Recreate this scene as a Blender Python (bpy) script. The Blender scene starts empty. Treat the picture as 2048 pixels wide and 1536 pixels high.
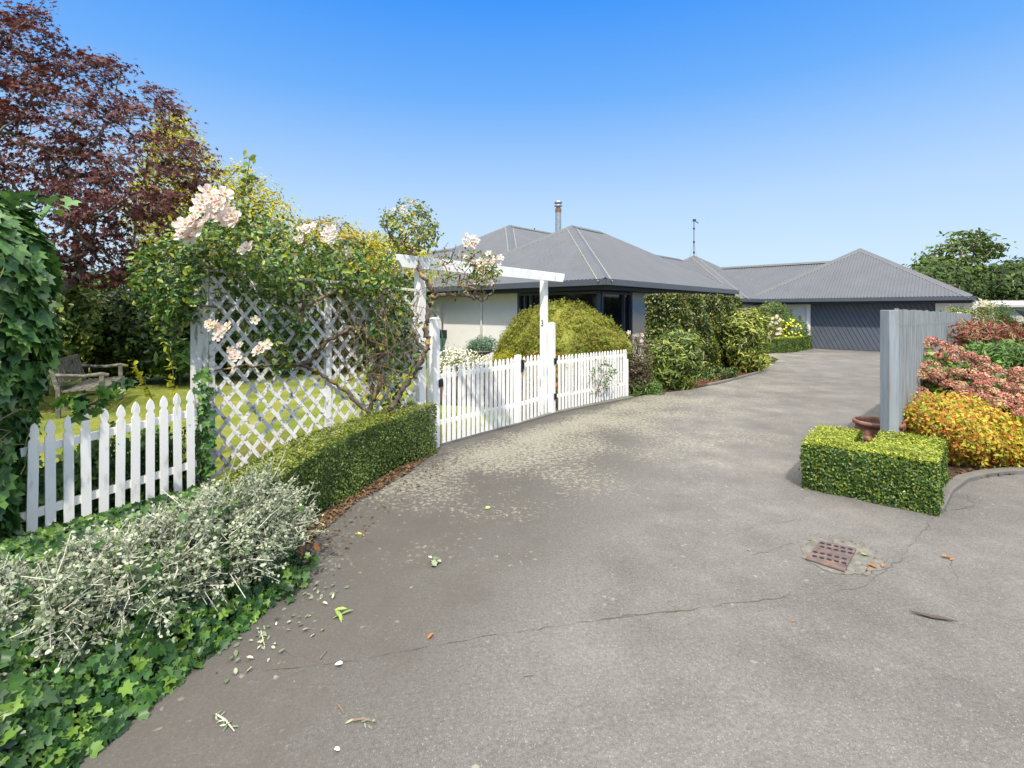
import bpy, math, random
import numpy as np
from mathutils import Vector, Matrix
R = math.radians
random.seed(7)
RS = np.random.RandomState(11)
scn = bpy.context.scene
COL = scn.collection

# ------------------------------------------------------------------ camera
CAMH = 1.75
cam = bpy.data.cameras.new('camera')
camo = bpy.data.objects.new('camera', cam)
COL.objects.link(camo)
camo.location = (0, 0, CAMH)
camo.rotation_euler = (R(90), 0, 0)
cam.sensor_width = 36
cam.lens = 36 * 1000 / 2048
cam.shift_y = -146 / 2048
cam.clip_end = 2000
scn.camera = camo
# ------------------------------------------------------------------ world, sun, exposure
EXPO = 0.75
SUN_EL, SUN_AZ = R(53), math.atan2(-0.05, -0.997)   # azimuth measured from +Y towards +X
w = bpy.data.worlds.new('World')
scn.world = w
w.use_nodes = True
nt = w.node_tree
bg = nt.nodes['Background']
sky = nt.nodes.new('ShaderNodeTexSky')
sky.sky_type = 'NISHITA'
sky.sun_disc = False
sky.sun_elevation = SUN_EL
sky.sun_rotation = SUN_AZ
sky.air_density = 1.0
sky.dust_density = 0.35
sky.ozone_density = 2.2
# clear polarised blue in view, added white fill overhead: sky colour by height above the horizon, blended over the sky model
tc = nt.nodes.new('ShaderNodeTexCoord'); sx_ = nt.nodes.new('ShaderNodeSeparateXYZ')
nt.links.new(tc.outputs['Generated'], sx_.inputs[0])
cr = nt.nodes.new('ShaderNodeValToRGB'); e_ = cr.color_ramp.elements
stops_ = [(0, (.64, .81, .96)), (.10, (.60, .785, .97)), (.20, (.49, .70, .98)), (.30, (.31, .565, .98)), (.39, (.155, .44, .98)), (.53, (.046, .315, .98)), (.60, (.30, .50, .98)), (.72, (3.1, 2.98, 2.78))]  # top stops: unseen zenith brightened far past the visible sky as added fill
while len(e_) < len(stops_): e_.new(.5)
for el_, (p_, c_) in zip(e_, stops_): el_.position = p_; el_.color = (*c_, 1)
nt.links.new(sx_.outputs[2], cr.inputs[0])
sc_ = nt.nodes.new('ShaderNodeVectorMath'); sc_.operation = 'SCALE'; sc_.inputs['Scale'].default_value = 1 / (2 ** EXPO * .15)
nt.links.new(cr.outputs[0], sc_.inputs[0])
hs = nt.nodes.new('ShaderNodeMix'); hs.data_type = 'RGBA'; hs.inputs[0].default_value = .94
nt.links.new(sky.outputs[0], hs.inputs[6]); nt.links.new(sc_.outputs[0], hs.inputs[7])
nt.links.new(hs.outputs[2], bg.inputs[0])
bg.inputs[1].default_value = 0.15
sl = bpy.data.lights.new('sun', 'SUN')
sl.energy = 2.85
sl.angle = R(1.2)
sl.color = (1.0, 0.94, 0.84)
so = bpy.data.objects.new('sun', sl)
COL.objects.link(so)
sd = Vector((math.sin(SUN_AZ) * math.cos(SUN_EL), math.cos(SUN_AZ) * math.cos(SUN_EL), math.sin(SUN_EL)))
so.rotation_euler = sd.to_track_quat('Z', 'Y').to_euler()
so.location = sd * 50
scn.view_settings.view_transform = 'Standard'
scn.view_settings.look = 'None'
scn.view_settings.exposure = EXPO
scn.view_settings.gamma = 1
scn.render.engine = 'CYCLES'

# ------------------------------------------------------------------ helpers
def U(px, py, Y):
    """point seen at a pixel of the photo, Y metres into the scene"""
    return np.array(((px - 1024) / 1000 * Y, Y, CAMH - (py - 622) / 1000 * Y))
def G(px, py, z=0.0):
    Y = (CAMH - z) * 1000 / (py - 622)
    return np.array(((px - 1024) / 1000 * Y, Y, z))

def tag(o, label=None, cat=None, group=None, kind=None):
    if label: o['label'] = label
    if cat: o['category'] = cat
    if group: o['group'] = group
    if kind: o['kind'] = kind
    return o
def thing(name, label, cat, loc=(0, 0, 0), group=None):
    o = bpy.data.objects.new(name, None)
    COL.objects.link(o)
    o.location = loc
    o.empty_display_size = 0.1
    return tag(o, label, cat, group)
def link(name, me, mat, parent=None):
    if mat is not None: me.materials.append(mat)
    o = bpy.data.objects.new(name, me)
    COL.objects.link(o)
    if parent is not None:
        o.parent = parent
        t = Vector((0, 0, 0)); p = parent
        while p is not None:
            t += p.location; p = p.parent
        o.location = -t if parent.type == 'EMPTY' else (0, 0, 0)
    return o
class MB:
    def __init__(s): s.v = []; s.f = []
    def add(s, vs, fs):
        n = len(s.v)
        s.v += [tuple(float(c) for c in v) for v in vs]
        s.f += [tuple(i + n for i in f) for f in fs]
        return s
    def box(s, c, size, rz=0, rot=None):
        M = rot if rot is not None else Matrix.Rotation(rz, 3, 'Z')
        hx, hy, hz = size[0] / 2, size[1] / 2, size[2] / 2
        vs = []
        for x, y, z in ((-1,-1,-1),(1,-1,-1),(1,1,-1),(-1,1,-1),(-1,-1,1),(1,-1,1),(1,1,1),(-1,1,1)):
            p = M @ Vector((x * hx, y * hy, z * hz))
            vs.append((p.x + c[0], p.y + c[1], p.z + c[2]))
        return s.add(vs, ((0,3,2,1),(4,5,6,7),(0,1,5,4),(1,2,6,5),(2,3,7,6),(3,0,4,7)))
    def bar(s, a, b, wid, th, up=(0, 0, 1)):
        """rectangular bar from a to b; wid across, th along up"""
        a = Vector(a); b = Vector(b); d = b - a; L = d.length; d.normalize()
        upv = Vector(up); x = d.cross(upv)
        if x.length < 1e-4: x = d.cross(Vector((0, 1, 0)))
        x.normalize(); z = x.cross(d)
        M = Matrix((x, d, z)).transposed()
        return s.box((a + b) / 2, (wid, L, th), rot=M)
    def prism(s, poly, z0, z1):
        n = len(poly)
        vs = [(p[0], p[1], z0) for p in poly] + [(p[0], p[1], z1) for p in poly]
        fs = [tuple(range(n - 1, -1, -1)), tuple(range(n, 2 * n))]
        fs += [(i, (i + 1) % n, n + (i + 1) % n, n + i) for i in range(n)]
        return s.add(vs, fs)
    def tube(s, pts, rad, sides=8, cap=True):
        pts = [Vector(p) for p in pts]; n = len(pts)
        if not hasattr(rad, '__len__'): rad = [rad] * n
        ref = Vector((0.3, 0.2, 1)).normalized(); vs = []
        for i, p in enumerate(pts):
            d = (pts[min(i + 1, n - 1)] - pts[max(i - 1, 0)]).normalized()
            x = d.cross(ref)
            if x.length < 0.05: x = d.cross(Vector((1, 0, 0)))
            x.normalize(); y = d.cross(x)
            for k in range(sides):
                a = 2 * math.pi * k / sides
                q = p + (x * math.cos(a) + y * math.sin(a)) * rad[i]
                vs.append(q)
        fs = []
        for i in range(n - 1):
            for k in range(sides):
                a = i * sides + k; b = i * sides + (k + 1) % sides
                fs.append((a, b, b + sides, a + sides))
        if cap:
            fs.append(tuple(range(sides - 1, -1, -1)))
            fs.append(tuple(range((n - 1) * sides, n * sides)))
        return s.add(vs, fs)
    def lathe(s, prof, c=(0, 0, 0), n=24):
        vs = []; fs = []
        for r, z in prof:
            for k in range(n):
                a = 2 * math.pi * k / n
                vs.append((c[0] + r * math.cos(a), c[1] + r * math.sin(a), c[2] + z))
        for i in range(len(prof) - 1):
            for k in range(n):
                a = i * n + k; b = i * n + (k + 1) % n
                fs.append((a, b, b + n, a + n))
        return s.add(vs, fs)
    def build(s, name, mat, parent=None, bevel=0, smooth=False):
        me = bpy.data.meshes.new(name)
        me.from_pydata(s.v, [], s.f)
        if smooth: me.polygons.foreach_set('use_smooth', [True] * len(me.polygons))
        me.update()
        o = link(name, me, mat, parent)
        if bevel:
            m = o.modifiers.new('bevel', 'BEVEL'); m.width = bevel; m.segments = 2
            m.limit_method = 'ANGLE'
        return o

def np_mesh(name, V, loops, starts, totals):
    me = bpy.data.meshes.new(name)
    me.vertices.add(len(V)); me.vertices.foreach_set('co', np.ascontiguousarray(V, dtype=np.float32).ravel())
    me.loops.add(len(loops)); me.loops.foreach_set('vertex_index', np.asarray(loops, dtype=np.int32))
    me.polygons.add(len(starts)); me.polygons.foreach_set('loop_start', np.asarray(starts, dtype=np.int32))
    me.polygons.foreach_set('loop_total', np.asarray(totals, dtype=np.int32))
    me.update(calc_edges=True)
    return me
# leaf shapes: x across, y along, z off the blade
T_OVAL = (np.array([(0,0,0),(-.24,.28,.07),(-.20,.68,.05),(0,1,-.06),(.20,.68,.05),(.24,.28,.07)]), [(0,3,2,1),(0,5,4,3)])
T_NARROW = (np.array([(0,0,0),(-.12,.35,.04),(-.10,.7,.02),(0,1,-.08),(.10,.7,.02),(.12,.35,.04)]), [(0,3,2,1),(0,5,4,3)])
T_ROUND = (np.array([(0,0,0),(-.34,.22,.06),(-.36,.62,.08),(0,.95,0),(.36,.62,.08),(.34,.22,.06)]), [(0,3,2,1),(0,5,4,3)])
T_TINY = (np.array([(0,0,0),(-.3,.5,.08),(0,1,0),(.3,.5,.08)]), [(0,2,1),(0,3,2)])
_iv = [(0,.05,0),(-.2,-.12,.05),(-.52,.02,.10),(-.36,.24,.08),(-.52,.55,.06),(-.2,.58,.04),(0,1.0,-.10)]
T_IVY = (np.array(_iv + [(-x, y, z) for x, y, z in _iv[1:6]]), [(0,6,5,4,3,2,1),(0,7,8,9,10,11,6)])
_mp = [(0,.05,0),(-.5,.0,.0),(-.22,.25,.03),(-.55,.62,.0),(-.12,.48,.03),(0,1.05,-.06)]
T_MAPLE = (np.array(_mp + [(-x, y, z) for x, y, z in _mp[1:5]]), [(0,5,4,3,2,1),(0,6,7,8,9,5)])
T_SPRAY = (np.array([(0,0,0),(-.05,.5,0),(0,1,-.1),(.05,.5,0),(-.35,.75,.02),(.35,.75,.02)]), [(0,3,2,1),(0,1,4),(0,5,3)])

def norm(a):
    return a / np.maximum(np.linalg.norm(a, axis=1, keepdims=True), 1e-6)
def leaves(name, P, N, size, tmpl, mat, parent=None, droop=0.0, var=0.3, core=None, smooth=False):
    P = np.asarray(P, float); n = len(P)
    N = norm(np.asarray(N, float))
    tv, tf = tmpl
    d = RS.normal(size=(n, 3)); d[:, 2] -= droop
    Yv = norm(d - (d * N).sum(1, keepdims=True) * N)
    Xv = np.cross(Yv, N)
    s = size * (1 + var * RS.uniform(-1, 1, size=n))
    k = len(tv)
    V = (P[:, None, :] + s[:, None, None] * (tv[None, :, 0:1] * Xv[:, None, :] + (tv[None, :, 1:2] - .4) * Yv[:, None, :]
         + tv[None, :, 2:3] * N[:, None, :])).reshape(-1, 3)
    fl = np.array([i for f in tf for i in f]); ft = np.array([len(f) for f in tf])
    loops = (fl[None, :] + (np.arange(n) * k)[:, None]).ravel()
    tot = np.tile(ft, n)
    if core is not None:
        cv, cf = core
        b = len(V); V = np.vstack([V, np.array(cv)])
        loops = np.concatenate([loops, np.array([i + b for f in cf for i in f])])
        tot = np.concatenate([tot, np.array([len(f) for f in cf])])
    starts = np.concatenate([[0], np.cumsum(tot)[:-1]])
    me = np_mesh(name, V, loops, starts, tot)
    return link(name, me, mat, parent)
def sticks(name, A, B, ra, rb, mat, parent=None, sides=5):
    A = np.asarray(A, float); B = np.asarray(B, float); n = len(A)
    ra = np.broadcast_to(ra, n).astype(float); rb = np.broadcast_to(rb, n).astype(float)
    D = norm(B - A); ref = np.tile([0.31, 0.22, 0.92], (n, 1))
    X = norm(np.cross(D, ref)); Y = np.cross(D, X)
    an = np.arange(sides) * 2 * math.pi / sides
    c, s = np.cos(an), np.sin(an)
    ring = X[:, None, :] * c[None, :, None] + Y[:, None, :] * s[None, :, None]
    V = np.concatenate([A[:, None, :] + ring * ra[:, None, None], B[:, None, :] + ring * rb[:, None, None]], axis=1).reshape(-1, 3)
    f = []
    for k in range(sides):
        k2 = (k + 1) % sides
        f += [k, k2, k2 + sides, k + sides]
    f = np.array(f)
    loops = (f[None, :] + (np.arange(n) * 2 * sides)[:, None]).ravel()
    tot = np.full(n * sides, 4); starts = np.arange(n * sides) * 4
    me = np_mesh(name, V, loops, starts, tot)
    me.polygons.foreach_set('use_smooth', [True] * len(me.polygons))
    return link(name, me, mat, parent)

def in_poly(x, y, poly):
    c = np.zeros(len(x), bool); n = len(poly); j = n - 1
    for i in range(n):
        xi, yi = poly[i]; xj, yj = poly[j]
        m = ((yi > y) != (yj > y)) & (x < (xj - xi) * (y - yi) / ((yj - yi) + 1e-9) + xi)
        c ^= m; j = i
    return c
def edge_dist(x, y, poly):
    d = np.full(len(x), 1e9); n = len(poly)
    for i in range(n):
        a = np.array(poly[i], float); b = np.array(poly[(i + 1) % n], float); ab = b - a
        t = np.clip(((x - a[0]) * ab[0] + (y - a[1]) * ab[1]) / (ab @ ab + 1e-9), 0, 1)
        d = np.minimum(d, np.hypot(x - a[0] - t * ab[0], y - a[1] - t * ab[1]))
    return d
def crown_pts(poly, n, Y0, dY, front=0.6):
    """points filling a rounded volume whose outline from the drive is poly, Y0 metres away and 2*dY deep"""
    poly = [tuple(p) for p in poly]
    xs = [p[0] for p in poly]; ys = [p[1] for p in poly]
    out = np.zeros((0, 3)); nr = np.zeros((0, 3))
    D = 0.35 * min(max(xs) - min(xs), max(ys) - min(ys))
    cx, cy = np.mean(xs), np.mean(ys)
    while len(out) < n:
        x = RS.uniform(min(xs), max(xs), 4 * n); y = RS.uniform(min(ys), max(ys), 4 * n)
        m = in_poly(x, y, poly); x, y = x[m], y[m]
        t = np.sqrt(np.clip(edge_dist(x, y, poly) / D, 0, 1))
        q = RS.uniform(-1, 1, len(x)); q = np.sign(q) * np.abs(q) ** front
        Y = Y0 + dY * t * q
        P = np.stack([(x - 1024) / 1000 * Y, Y, CAMH - (y - 622) / 1000 * Y], 1)
        sc = max(max(xs) - min(xs), max(ys) - min(ys)) / 2
        Nn = np.stack([(x - cx) / sc, q * 0.9, -(y - cy) / sc + 0.25], 1)
        out = np.vstack([out, P]); nr = np.vstack([nr, Nn])
    return out[:n], norm(nr[:n])
def cluster(P, N, k, sig, flat=0.6):
    """k leaves round every point"""
    n = len(P)
    off = RS.normal(size=(n, k, 3)) * sig; off[..., 2] *= flat
    Q = (P[:, None, :] + off).reshape(-1, 3)
    M = np.repeat(N, k, axis=0) + RS.normal(size=(n * k, 3)) * 0.55 + np.array([0, 0, .25])
    return Q, norm(M)
def grow(trunk, centres, r_tip=0.004, r_max=0.2, expo=0.42, reach=1.0):
    """a branch skeleton: every centre joins the nearest node already grown"""
    nodes = [np.array(p, float) for p in trunk]; par = [-1] + list(range(len(trunk) - 1))
    C = np.asarray(centres); order = np.argsort(np.linalg.norm(C - nodes[-1], axis=1))
    base = nodes[-1]
    for i in order:
        c = C[i]; A = np.array(nodes)
        d = np.linalg.norm(A - c, axis=1) + 0.35 * np.linalg.norm(A - base, axis=1) * 0 
        d[:max(0, len(trunk) - 2)] *= 1.6
        j = int(np.argmin(d)); L = np.linalg.norm(nodes[j] - c)
        if L > reach * .5:
            mid = (nodes[j] * .5 + c * .5) + RS.normal(size=3) * L * .08 + np.array([0, 0, L * .04])
            nodes.append(mid); par.append(j); j = len(nodes) - 1
        nodes.append(c); par.append(j)
    n = len(nodes); cnt = np.ones(n)
    for i in range(n - 1, 0, -1): cnt[par[i]] += cnt[i]
    rad = np.minimum(r_tip * cnt ** expo, r_max)
    A = np.array([nodes[par[i]] for i in range(1, n)]); B = np.array([nodes[i] for i in range(1, n)])
    ra = np.array([min(rad[par[i]], rad[i] * 1.5) for i in range(1, n)]); rb = rad[1:]
    return A, B, ra, rb

# ------------------------------------------------------------------ materials
def newmat(name):
    m = bpy.data.materials.new(name); m.use_nodes = True
    nt = m.node_tree; b = nt.nodes['Principled BSDF']
    return m, nt, b
def N_(nt, typ, **kw):
    n = nt.nodes.new(typ)
    for k, v in kw.items():
        if k in n.inputs.keys(): n.inputs[k].default_value = v
        else: setattr(n, k, v)
    return n
def ramp(nt, fac, stops, interp='LINEAR'):
    r = nt.nodes.new('ShaderNodeValToRGB'); r.color_ramp.interpolation = interp
    e = r.color_ramp.elements
    while len(e) < len(stops): e.new(0.5)
    for el, (p, c) in zip(e, stops):
        el.position = p; el.color = (c[0], c[1], c[2], 1) if hasattr(c, '__len__') else (c, c, c, 1)
    nt.links.new(fac, r.inputs[0])
    return r.outputs[0]
def mixc(nt, fac, a, b, mode='MIX'):
    m = nt.nodes.new('ShaderNodeMix'); m.data_type = 'RGBA'; m.blend_type = mode
    for sock, val in ((m.inputs[0], fac), (m.inputs[6], a), (m.inputs[7], b)):
        if hasattr(val, 'links'): nt.links.new(val, sock)
        elif hasattr(val, '__len__'): sock.default_value = (val[0], val[1], val[2], 1)
        else: sock.default_value = val
    return m.outputs[2]
def noise(nt, scale, detail=4, rough=.55, vec=None, dist=0):
    n = nt.nodes.new('ShaderNodeTexNoise'); n.inputs['Scale'].default_value = scale
    n.inputs['Detail'].default_value = detail; n.inputs['Roughness'].default_value = rough
    n.inputs['Distortion'].default_value = dist
    if vec is None:
        g = nt.nodes.new('ShaderNodeNewGeometry'); vec = g.outputs['Position']
    nt.links.new(vec, n.inputs['Vector'])
    return n.outputs[0]
def bump(nt, b, h, strength=.3, dist=.01):
    n = nt.nodes.new('ShaderNodeBump'); n.inputs['Strength'].default_value = strength
    n.inputs['Distance'].default_value = dist
    nt.links.new(h, n.inputs['Height']); nt.links.new(n.outputs[0], b.inputs['Normal'])
def stretch(nt, s):
    g = nt.nodes.new('ShaderNodeNewGeometry'); m = nt.nodes.new('ShaderNodeMapping')
    m.inputs['Scale'].default_value = s
    nt.links.new(g.outputs['Position'], m.inputs['Vector'])
    return m.outputs[0]
def leafmat(name, cols, rough=.5, transl=.3, spec=.3, nscale=2.5, clump=.45, gain=1.22):
    m, nt, b = newmat(name)
    g = nt.nodes.new('ShaderNodeNewGeometry')
    k = len(cols); cols = [tuple(min(.85, x * gain) for x in q) for q in cols]
    c = ramp(nt, g.outputs['Random Per Island'], [(i / max(1, k - 1), q) for i, q in enumerate(cols)])
    nz = noise(nt, nscale, 3)
    f = ramp(nt, nz, [(.35, 1 - clump), (.65, 1 + clump * .6)])
    c = mixc(nt, 1.0, c, f, 'MULTIPLY')
    nt.links.new(c, b.inputs['Base Color'])
    b.inputs['Roughness'].default_value = rough
    b.inputs['Specular IOR Level'].default_value = spec
    t = nt.nodes.new('ShaderNodeBsdfTranslucent'); nt.links.new(c, t.inputs[0])
    mx = nt.nodes.new('ShaderNodeMixShader'); mx.inputs[0].default_value = transl
    out = nt.nodes['Material Output']
    nt.links.new(b.outputs[0], mx.inputs[1]); nt.links.new(t.outputs[0], mx.inputs[2])
    nt.links.new(mx.outputs[0], out.inputs[0])
    return m
def paint(name, col, rough=.5, var=.12, nscale=6, bstr=.1, metallic=0, dirt=None, dscale=3, dlo=.55, dhi=.7, sc=(1, 1, 1), spec=.4):
    m, nt, b = newmat(name)
    v = stretch(nt, sc)
    nz = noise(nt, nscale, 6, .6, v)
    c = mixc(nt, 1.0, col, ramp(nt, nz, [(.3, 1 - var), (.7, 1 + var)]), 'MULTIPLY')
    if dirt is not None:
        d = ramp(nt, noise(nt, dscale, 8, .65, v), [(dlo, 0), (dhi, 1)])
        c = mixc(nt, d, c, dirt)
    nt.links.new(c, b.inputs['Base Color'])
    b.inputs['Roughness'].default_value = rough; b.inputs['Metallic'].default_value = metallic
    b.inputs['Specular IOR Level'].default_value = spec
    if bstr: bump(nt, b, noise(nt, nscale * 8, 4, .6, v), bstr, .004)
    return m

M_white = paint('white_paint', (.86, .845, .81), .45, .04, 7, .08, dirt=(.50, .49, .42), dscale=12, dlo=.57, dhi=.76, sc=(1, 1, .35))
M_oldwhite = paint('weathered_white_paint', (.66, .65, .61), .7, .12, 8, .3, dirt=(.25, .23, .18), dscale=14, dlo=.50, dhi=.60, sc=(1, 1, .25))
M_trellis = paint('flaking_trellis_paint', (.70, .69, .66), .7, .1, 12, .3, dirt=(.22, .20, .15), dscale=22, dlo=.53, dhi=.62)
M_wall = paint('cream_plaster', (.84, .82, .77), .85, .03, 2.5, .25, dirt=(.74, .72, .66), dscale=1.3, dlo=.55, dhi=.85)
M_roof = paint('grey_roofing_steel', (.082, .091, .106), .6, .10, 1.4, 0, metallic=.0, spec=.5)
M_cap = paint('grey_ridge_cap', (.092, .10, .112), .5, .08, 2, 0)
M_flash = paint('pale_edge_flashing', (.30, .28, .23), .7, .2, 9, 0)
M_fascia = paint('dark_grey_gutter', (.085, .095, .115), .45, .08, 3, 0)
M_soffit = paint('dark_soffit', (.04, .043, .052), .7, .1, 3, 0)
M_joinery = paint('blue_grey_window_joinery', (.10, .12, .15), .4, .08, 3, 0)
M_door = paint('slate_blue_garage_boards', (.105, .118, .145), .55, .10, 2, .1)
M_groove = paint('dark_groove', (.02, .024, .03), .8, .1, 4, 0)
M_steel = paint('dull_galvanised_steel', (.42, .44, .46), .42, .15, 9, 0, metallic=.7)
M_rustring = paint('rusty_band', (.20, .12, .08), .7, .3, 12, .1)
M_black = paint('black_hardware', (.015, .015, .017), .4, .1, 5, 0)
M_bark = paint('grey_bark', (.17, .14, .115), .9, .3, 12, .5, dirt=(.30, .28, .22), dscale=7, dlo=.5, dhi=.65)
M_barkdark = paint('dark_bark', (.085, .065, .05), .9, .3, 12, .5)
M_lichenbark = paint('lichen_covered_rose_bark', (.12, .095, .075), .9, .35, 20, .6, dirt=(.42, .26, .05), dscale=9, dlo=.54, dhi=.6)
M_twig = paint('brown_rose_twig', (.22, .15, .10), .8, .3, 9, 0)
M_greentwig = paint('green_stem', (.16, .17, .06), .7, .2, 9, 0)
M_palestem = paint('pale_silver_stem', (.52, .52, .42), .8, .12, 9, 0)
M_postwood = paint('grey_weathered_post', (.27, .30, .33), .8, .2, 14, .4, dirt=(.22, .21, .19), dscale=7, dlo=.52, dhi=.72, sc=(3, 3, .22))
M_fencewood = paint('blue_grey_fence_board', (.215, .235, .245), .8, .34, 9, .5, dirt=(.36, .38, .38), dscale=11, dlo=.47, dhi=.66, sc=(3, 3, .22))
M_palings = paint('pale_wood_paling', (.46, .42, .31), .8, .15, 9, .3, sc=(2, 2, .4))
M_bench = paint('weathered_bench_timber', (.115, .105, .085), .85, .3, 14, .4, dirt=(.26, .26, .20), dscale=11, dlo=.5, dhi=.68)
M_concrete = paint('grey_concrete', (.145, .138, .125), .9, .15, 8, .4, dirt=(.17, .16, .13), dscale=3, dlo=.5, dhi=.7)
M_drainconc = paint('rough_concrete_collar', (.165, .157, .137), .95, .3, 25, .8, dirt=(.13, .12, .09), dscale=9, dlo=.5, dhi=.62)
M_terracotta = paint('weathered_terracotta', (.22, .085, .045), .6, .25, 9, .2, dirt=(.33, .27, .24), dscale=5, dlo=.5, dhi=.68)
M_potsoil = paint('wet_pot_soil', (.05, .035, .025), .9, .4, 30, .6)
M_rustplate = paint('rusty_drain_plate', (.115, .082, .074), .75, .25, 25, .4, dirt=(.19, .115, .08), dscale=8, dlo=.52, dhi=.62)
M_hose = paint('green_hose', (.01, .11, .08), .5, .1, 5, 0)
M_brass = paint('brass_wall_lamp', (.42, .30, .12), .4, .1, 9, 0, metallic=.4)
M_shed = paint('pale_shed_wall', (.42, .42, .42), .7, .08, 1, 0)
M_shedroof = paint('pale_shed_roof', (.48, .46, .44), .6, .08, 1, 0)
M_bowl = paint('stone_bowl', (.16, .14, .12), .9, .25, 12, .4)
M_sail = paint('black_shade_sail', (.02, .02, .022), .8, .1, 3, 0)
M_petal = leafmat('blush_white_petals', [(.62, .50, .46), (.69, .61, .55), (.71, .67, .60), (.64, .44, .42)], .6, .35, .2, 6, .08)
M_petalw = leafmat('ivory_petals', [(.70, .67, .57), (.72, .64, .50), (.68, .54, .45)], .6, .35, .2, 6, .05)
M_stamen = paint('yellow_flower_centre', (.50, .33, .05), .8, .2, 30, 0)

def glass():
    m, nt, b = newmat('dark_window_glass')
    b.inputs['Base Color'].default_value = (.012, .013, .016, 1)
    b.inputs['Roughness'].default_value = .06
    b.inputs['Specular IOR Level'].default_value = .45
    bump(nt, b, noise(nt, 1.2, 2), .04, .02)
    return m
M_glass = glass()

# driveway asphalt
def asphalt():
    m, nt, b = newmat('old_asphalt')
    big = noise(nt, .55, 5, .6); mid = noise(nt, 2.2, 6, .65); fine = noise(nt, 60, 4, .7); grit = noise(nt, 240, 2, .5)
    c = ramp(nt, big, [(.32, (.126, .119, .110)), (.55, (.152, .144, .134)), (.72, (.176, .167, .156))])
    c = mixc(nt, 1, c, ramp(nt, mid, [(.3, .88), (.7, 1.12)]), 'MULTIPLY')
    c = mixc(nt, 1, c, ramp(nt, fine, [(.30, .72), (.72, 1.28)]), 'MULTIPLY')
    c = mixc(nt, 1, c, ramp(nt, grit, [(.32, .72), (.68, 1.28)]), 'MULTIPLY')
    # pale stones in the mix
    vo = N_(nt, 'ShaderNodeTexVoronoi'); vo.inputs['Scale'].default_value = 46
    g = nt.nodes.new('ShaderNodeNewGeometry'); nt.links.new(g.outputs['Position'], vo.inputs['Vector'])
    st = ramp(nt, vo.outputs['Distance'], [(.12, 1), (.2, 0)])
    c = mixc(nt, mixc(nt, 1, st, (.5, .5, .5), 'MULTIPLY'), c, (.34, .325, .295))
    # distance from a line along the gates: lichen and a darker tone lie there
    sx = nt.nodes.new('ShaderNodeSeparateXYZ'); nt.links.new(g.outputs['Position'], sx.inputs[0])
    def lin(a, bx, d):   # a*x + bx*y + d
        m1 = N_(nt, 'ShaderNodeMath', operation='MULTIPLY'); nt.links.new(sx.outputs[0], m1.inputs[0]); m1.inputs[1].default_value = a
        m2 = N_(nt, 'ShaderNodeMath', operation='MULTIPLY_ADD'); nt.links.new(sx.outputs[1], m2.inputs[0]); m2.inputs[1].default_value = bx
        nt.links.new(m1.outputs[0], m2.inputs[2])
        m3 = N_(nt, 'ShaderNodeMath', operation='ADD'); nt.links.new(m2.outputs[0], m3.inputs[0]); m3.inputs[1].default_value = d
        return m3.outputs[0]
    # lichen: strong in a band 0.4..2 m out of the gate line, scattered elsewhere
    dl = lin(.80, -.60, 4.55)
    band = ramp(nt, N_map(nt, dl, -1, 5), [(.0, .15), (.17, .40), (.27, .84), (.45, .70), (.75, .48), (1, .28)])
    far = ramp(nt, N_map(nt, sx.outputs[1], 0, 14), [(.12, .22), (.26, .62), (.45, .95), (1, .85)])
    dens = mixc(nt, 1, band, far, 'MULTIPLY')
    ln = noise(nt, 22, 8, .8, dist=.3); lb = noise(nt, 1.1, 3, .5)
    s1 = mixc(nt, 1, ramp(nt, ln, [(.36, 0), (.74, 1)]), ramp(nt, lb, [(.30, .55), (.62, 1.15)]), 'MULTIPLY')
    s2 = mixc(nt, .52, s1, dens)
    lm = ramp(nt, s2, [(.485, 0), (.56, .72)])
    vo2 = N_(nt, 'ShaderNodeTexVoronoi'); vo2.inputs['Scale'].default_value = 9; nt.links.new(g.outputs['Position'], vo2.inputs['Vector'])
    sp = ramp(nt, mixc(nt, .3, vo2.outputs['Distance'], noise(nt, 40, 3)), [(.20, 1), (.24, 0)])
    spm = mixc(nt, 1, sp, ramp(nt, noise(nt, .9, 3), [(.44, 0), (.58, .65)]), 'MULTIPLY')
    lm = mixc(nt, 1, lm, spm, 'LIGHTEN')
    lc = ramp(nt, noise(nt, 30, 3), [(.3, (.23, .22, .17)), (.7, (.36, .345, .27))])
    # darker asphalt towards the hedge, broken up by noise
    dark_m = ramp(nt, mixc(nt, .5, ramp(nt, N_map(nt, lin(.90, -.44, 3.05), 0, 2.8), [(0, 1), (.5, .66), (1, .0)]), noise(nt, 2.2, 7, .65)), [(.42, 0), (.62, .72)])
    c = mixc(nt, dark_m, c, (.078, .071, .062))
    c = mixc(nt, lm, c, lc)
    nt.links.new(c, b.inputs['Base Color'])
    b.inputs['Roughness'].default_value = .92
    b.inputs['Specular IOR Level'].default_value = .2
    h = mixc(nt, .5, fine, grit)
    bump(nt, b, h, .55, .006)
    return m
def N_map(nt, v, lo, hi):
    n = nt.nodes.new('ShaderNodeMapRange'); n.inputs[1].default_value = lo; n.inputs[2].default_value = hi
    nt.links.new(v, n.inputs[0]); return n.outputs[0]
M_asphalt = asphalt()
def groundmat(name, stops, s1=.5, s2=25, bs=.6):
    m, nt, b = newmat(name)
    c = ramp(nt, noise(nt, s1, 5, .6), stops)
    c = mixc(nt, 1, c, ramp(nt, noise(nt, s2, 5, .7), [(.28, .55), (.72, 1.4)]), 'MULTIPLY')
    nt.links.new(c, b.inputs['Base Color']); b.inputs['Roughness'].default_value = .95
    b.inputs['Specular IOR Level'].default_value = .1
    bump(nt, b, noise(nt, s2 * 2, 4, .7), bs, .02)
    return m
M_grass = groundmat('lawn_turf', [(.3, (.10, .14, .022)), (.5, (.17, .20, .035)), (.68, (.27, .25, .07))], 1.3, 45)
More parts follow.
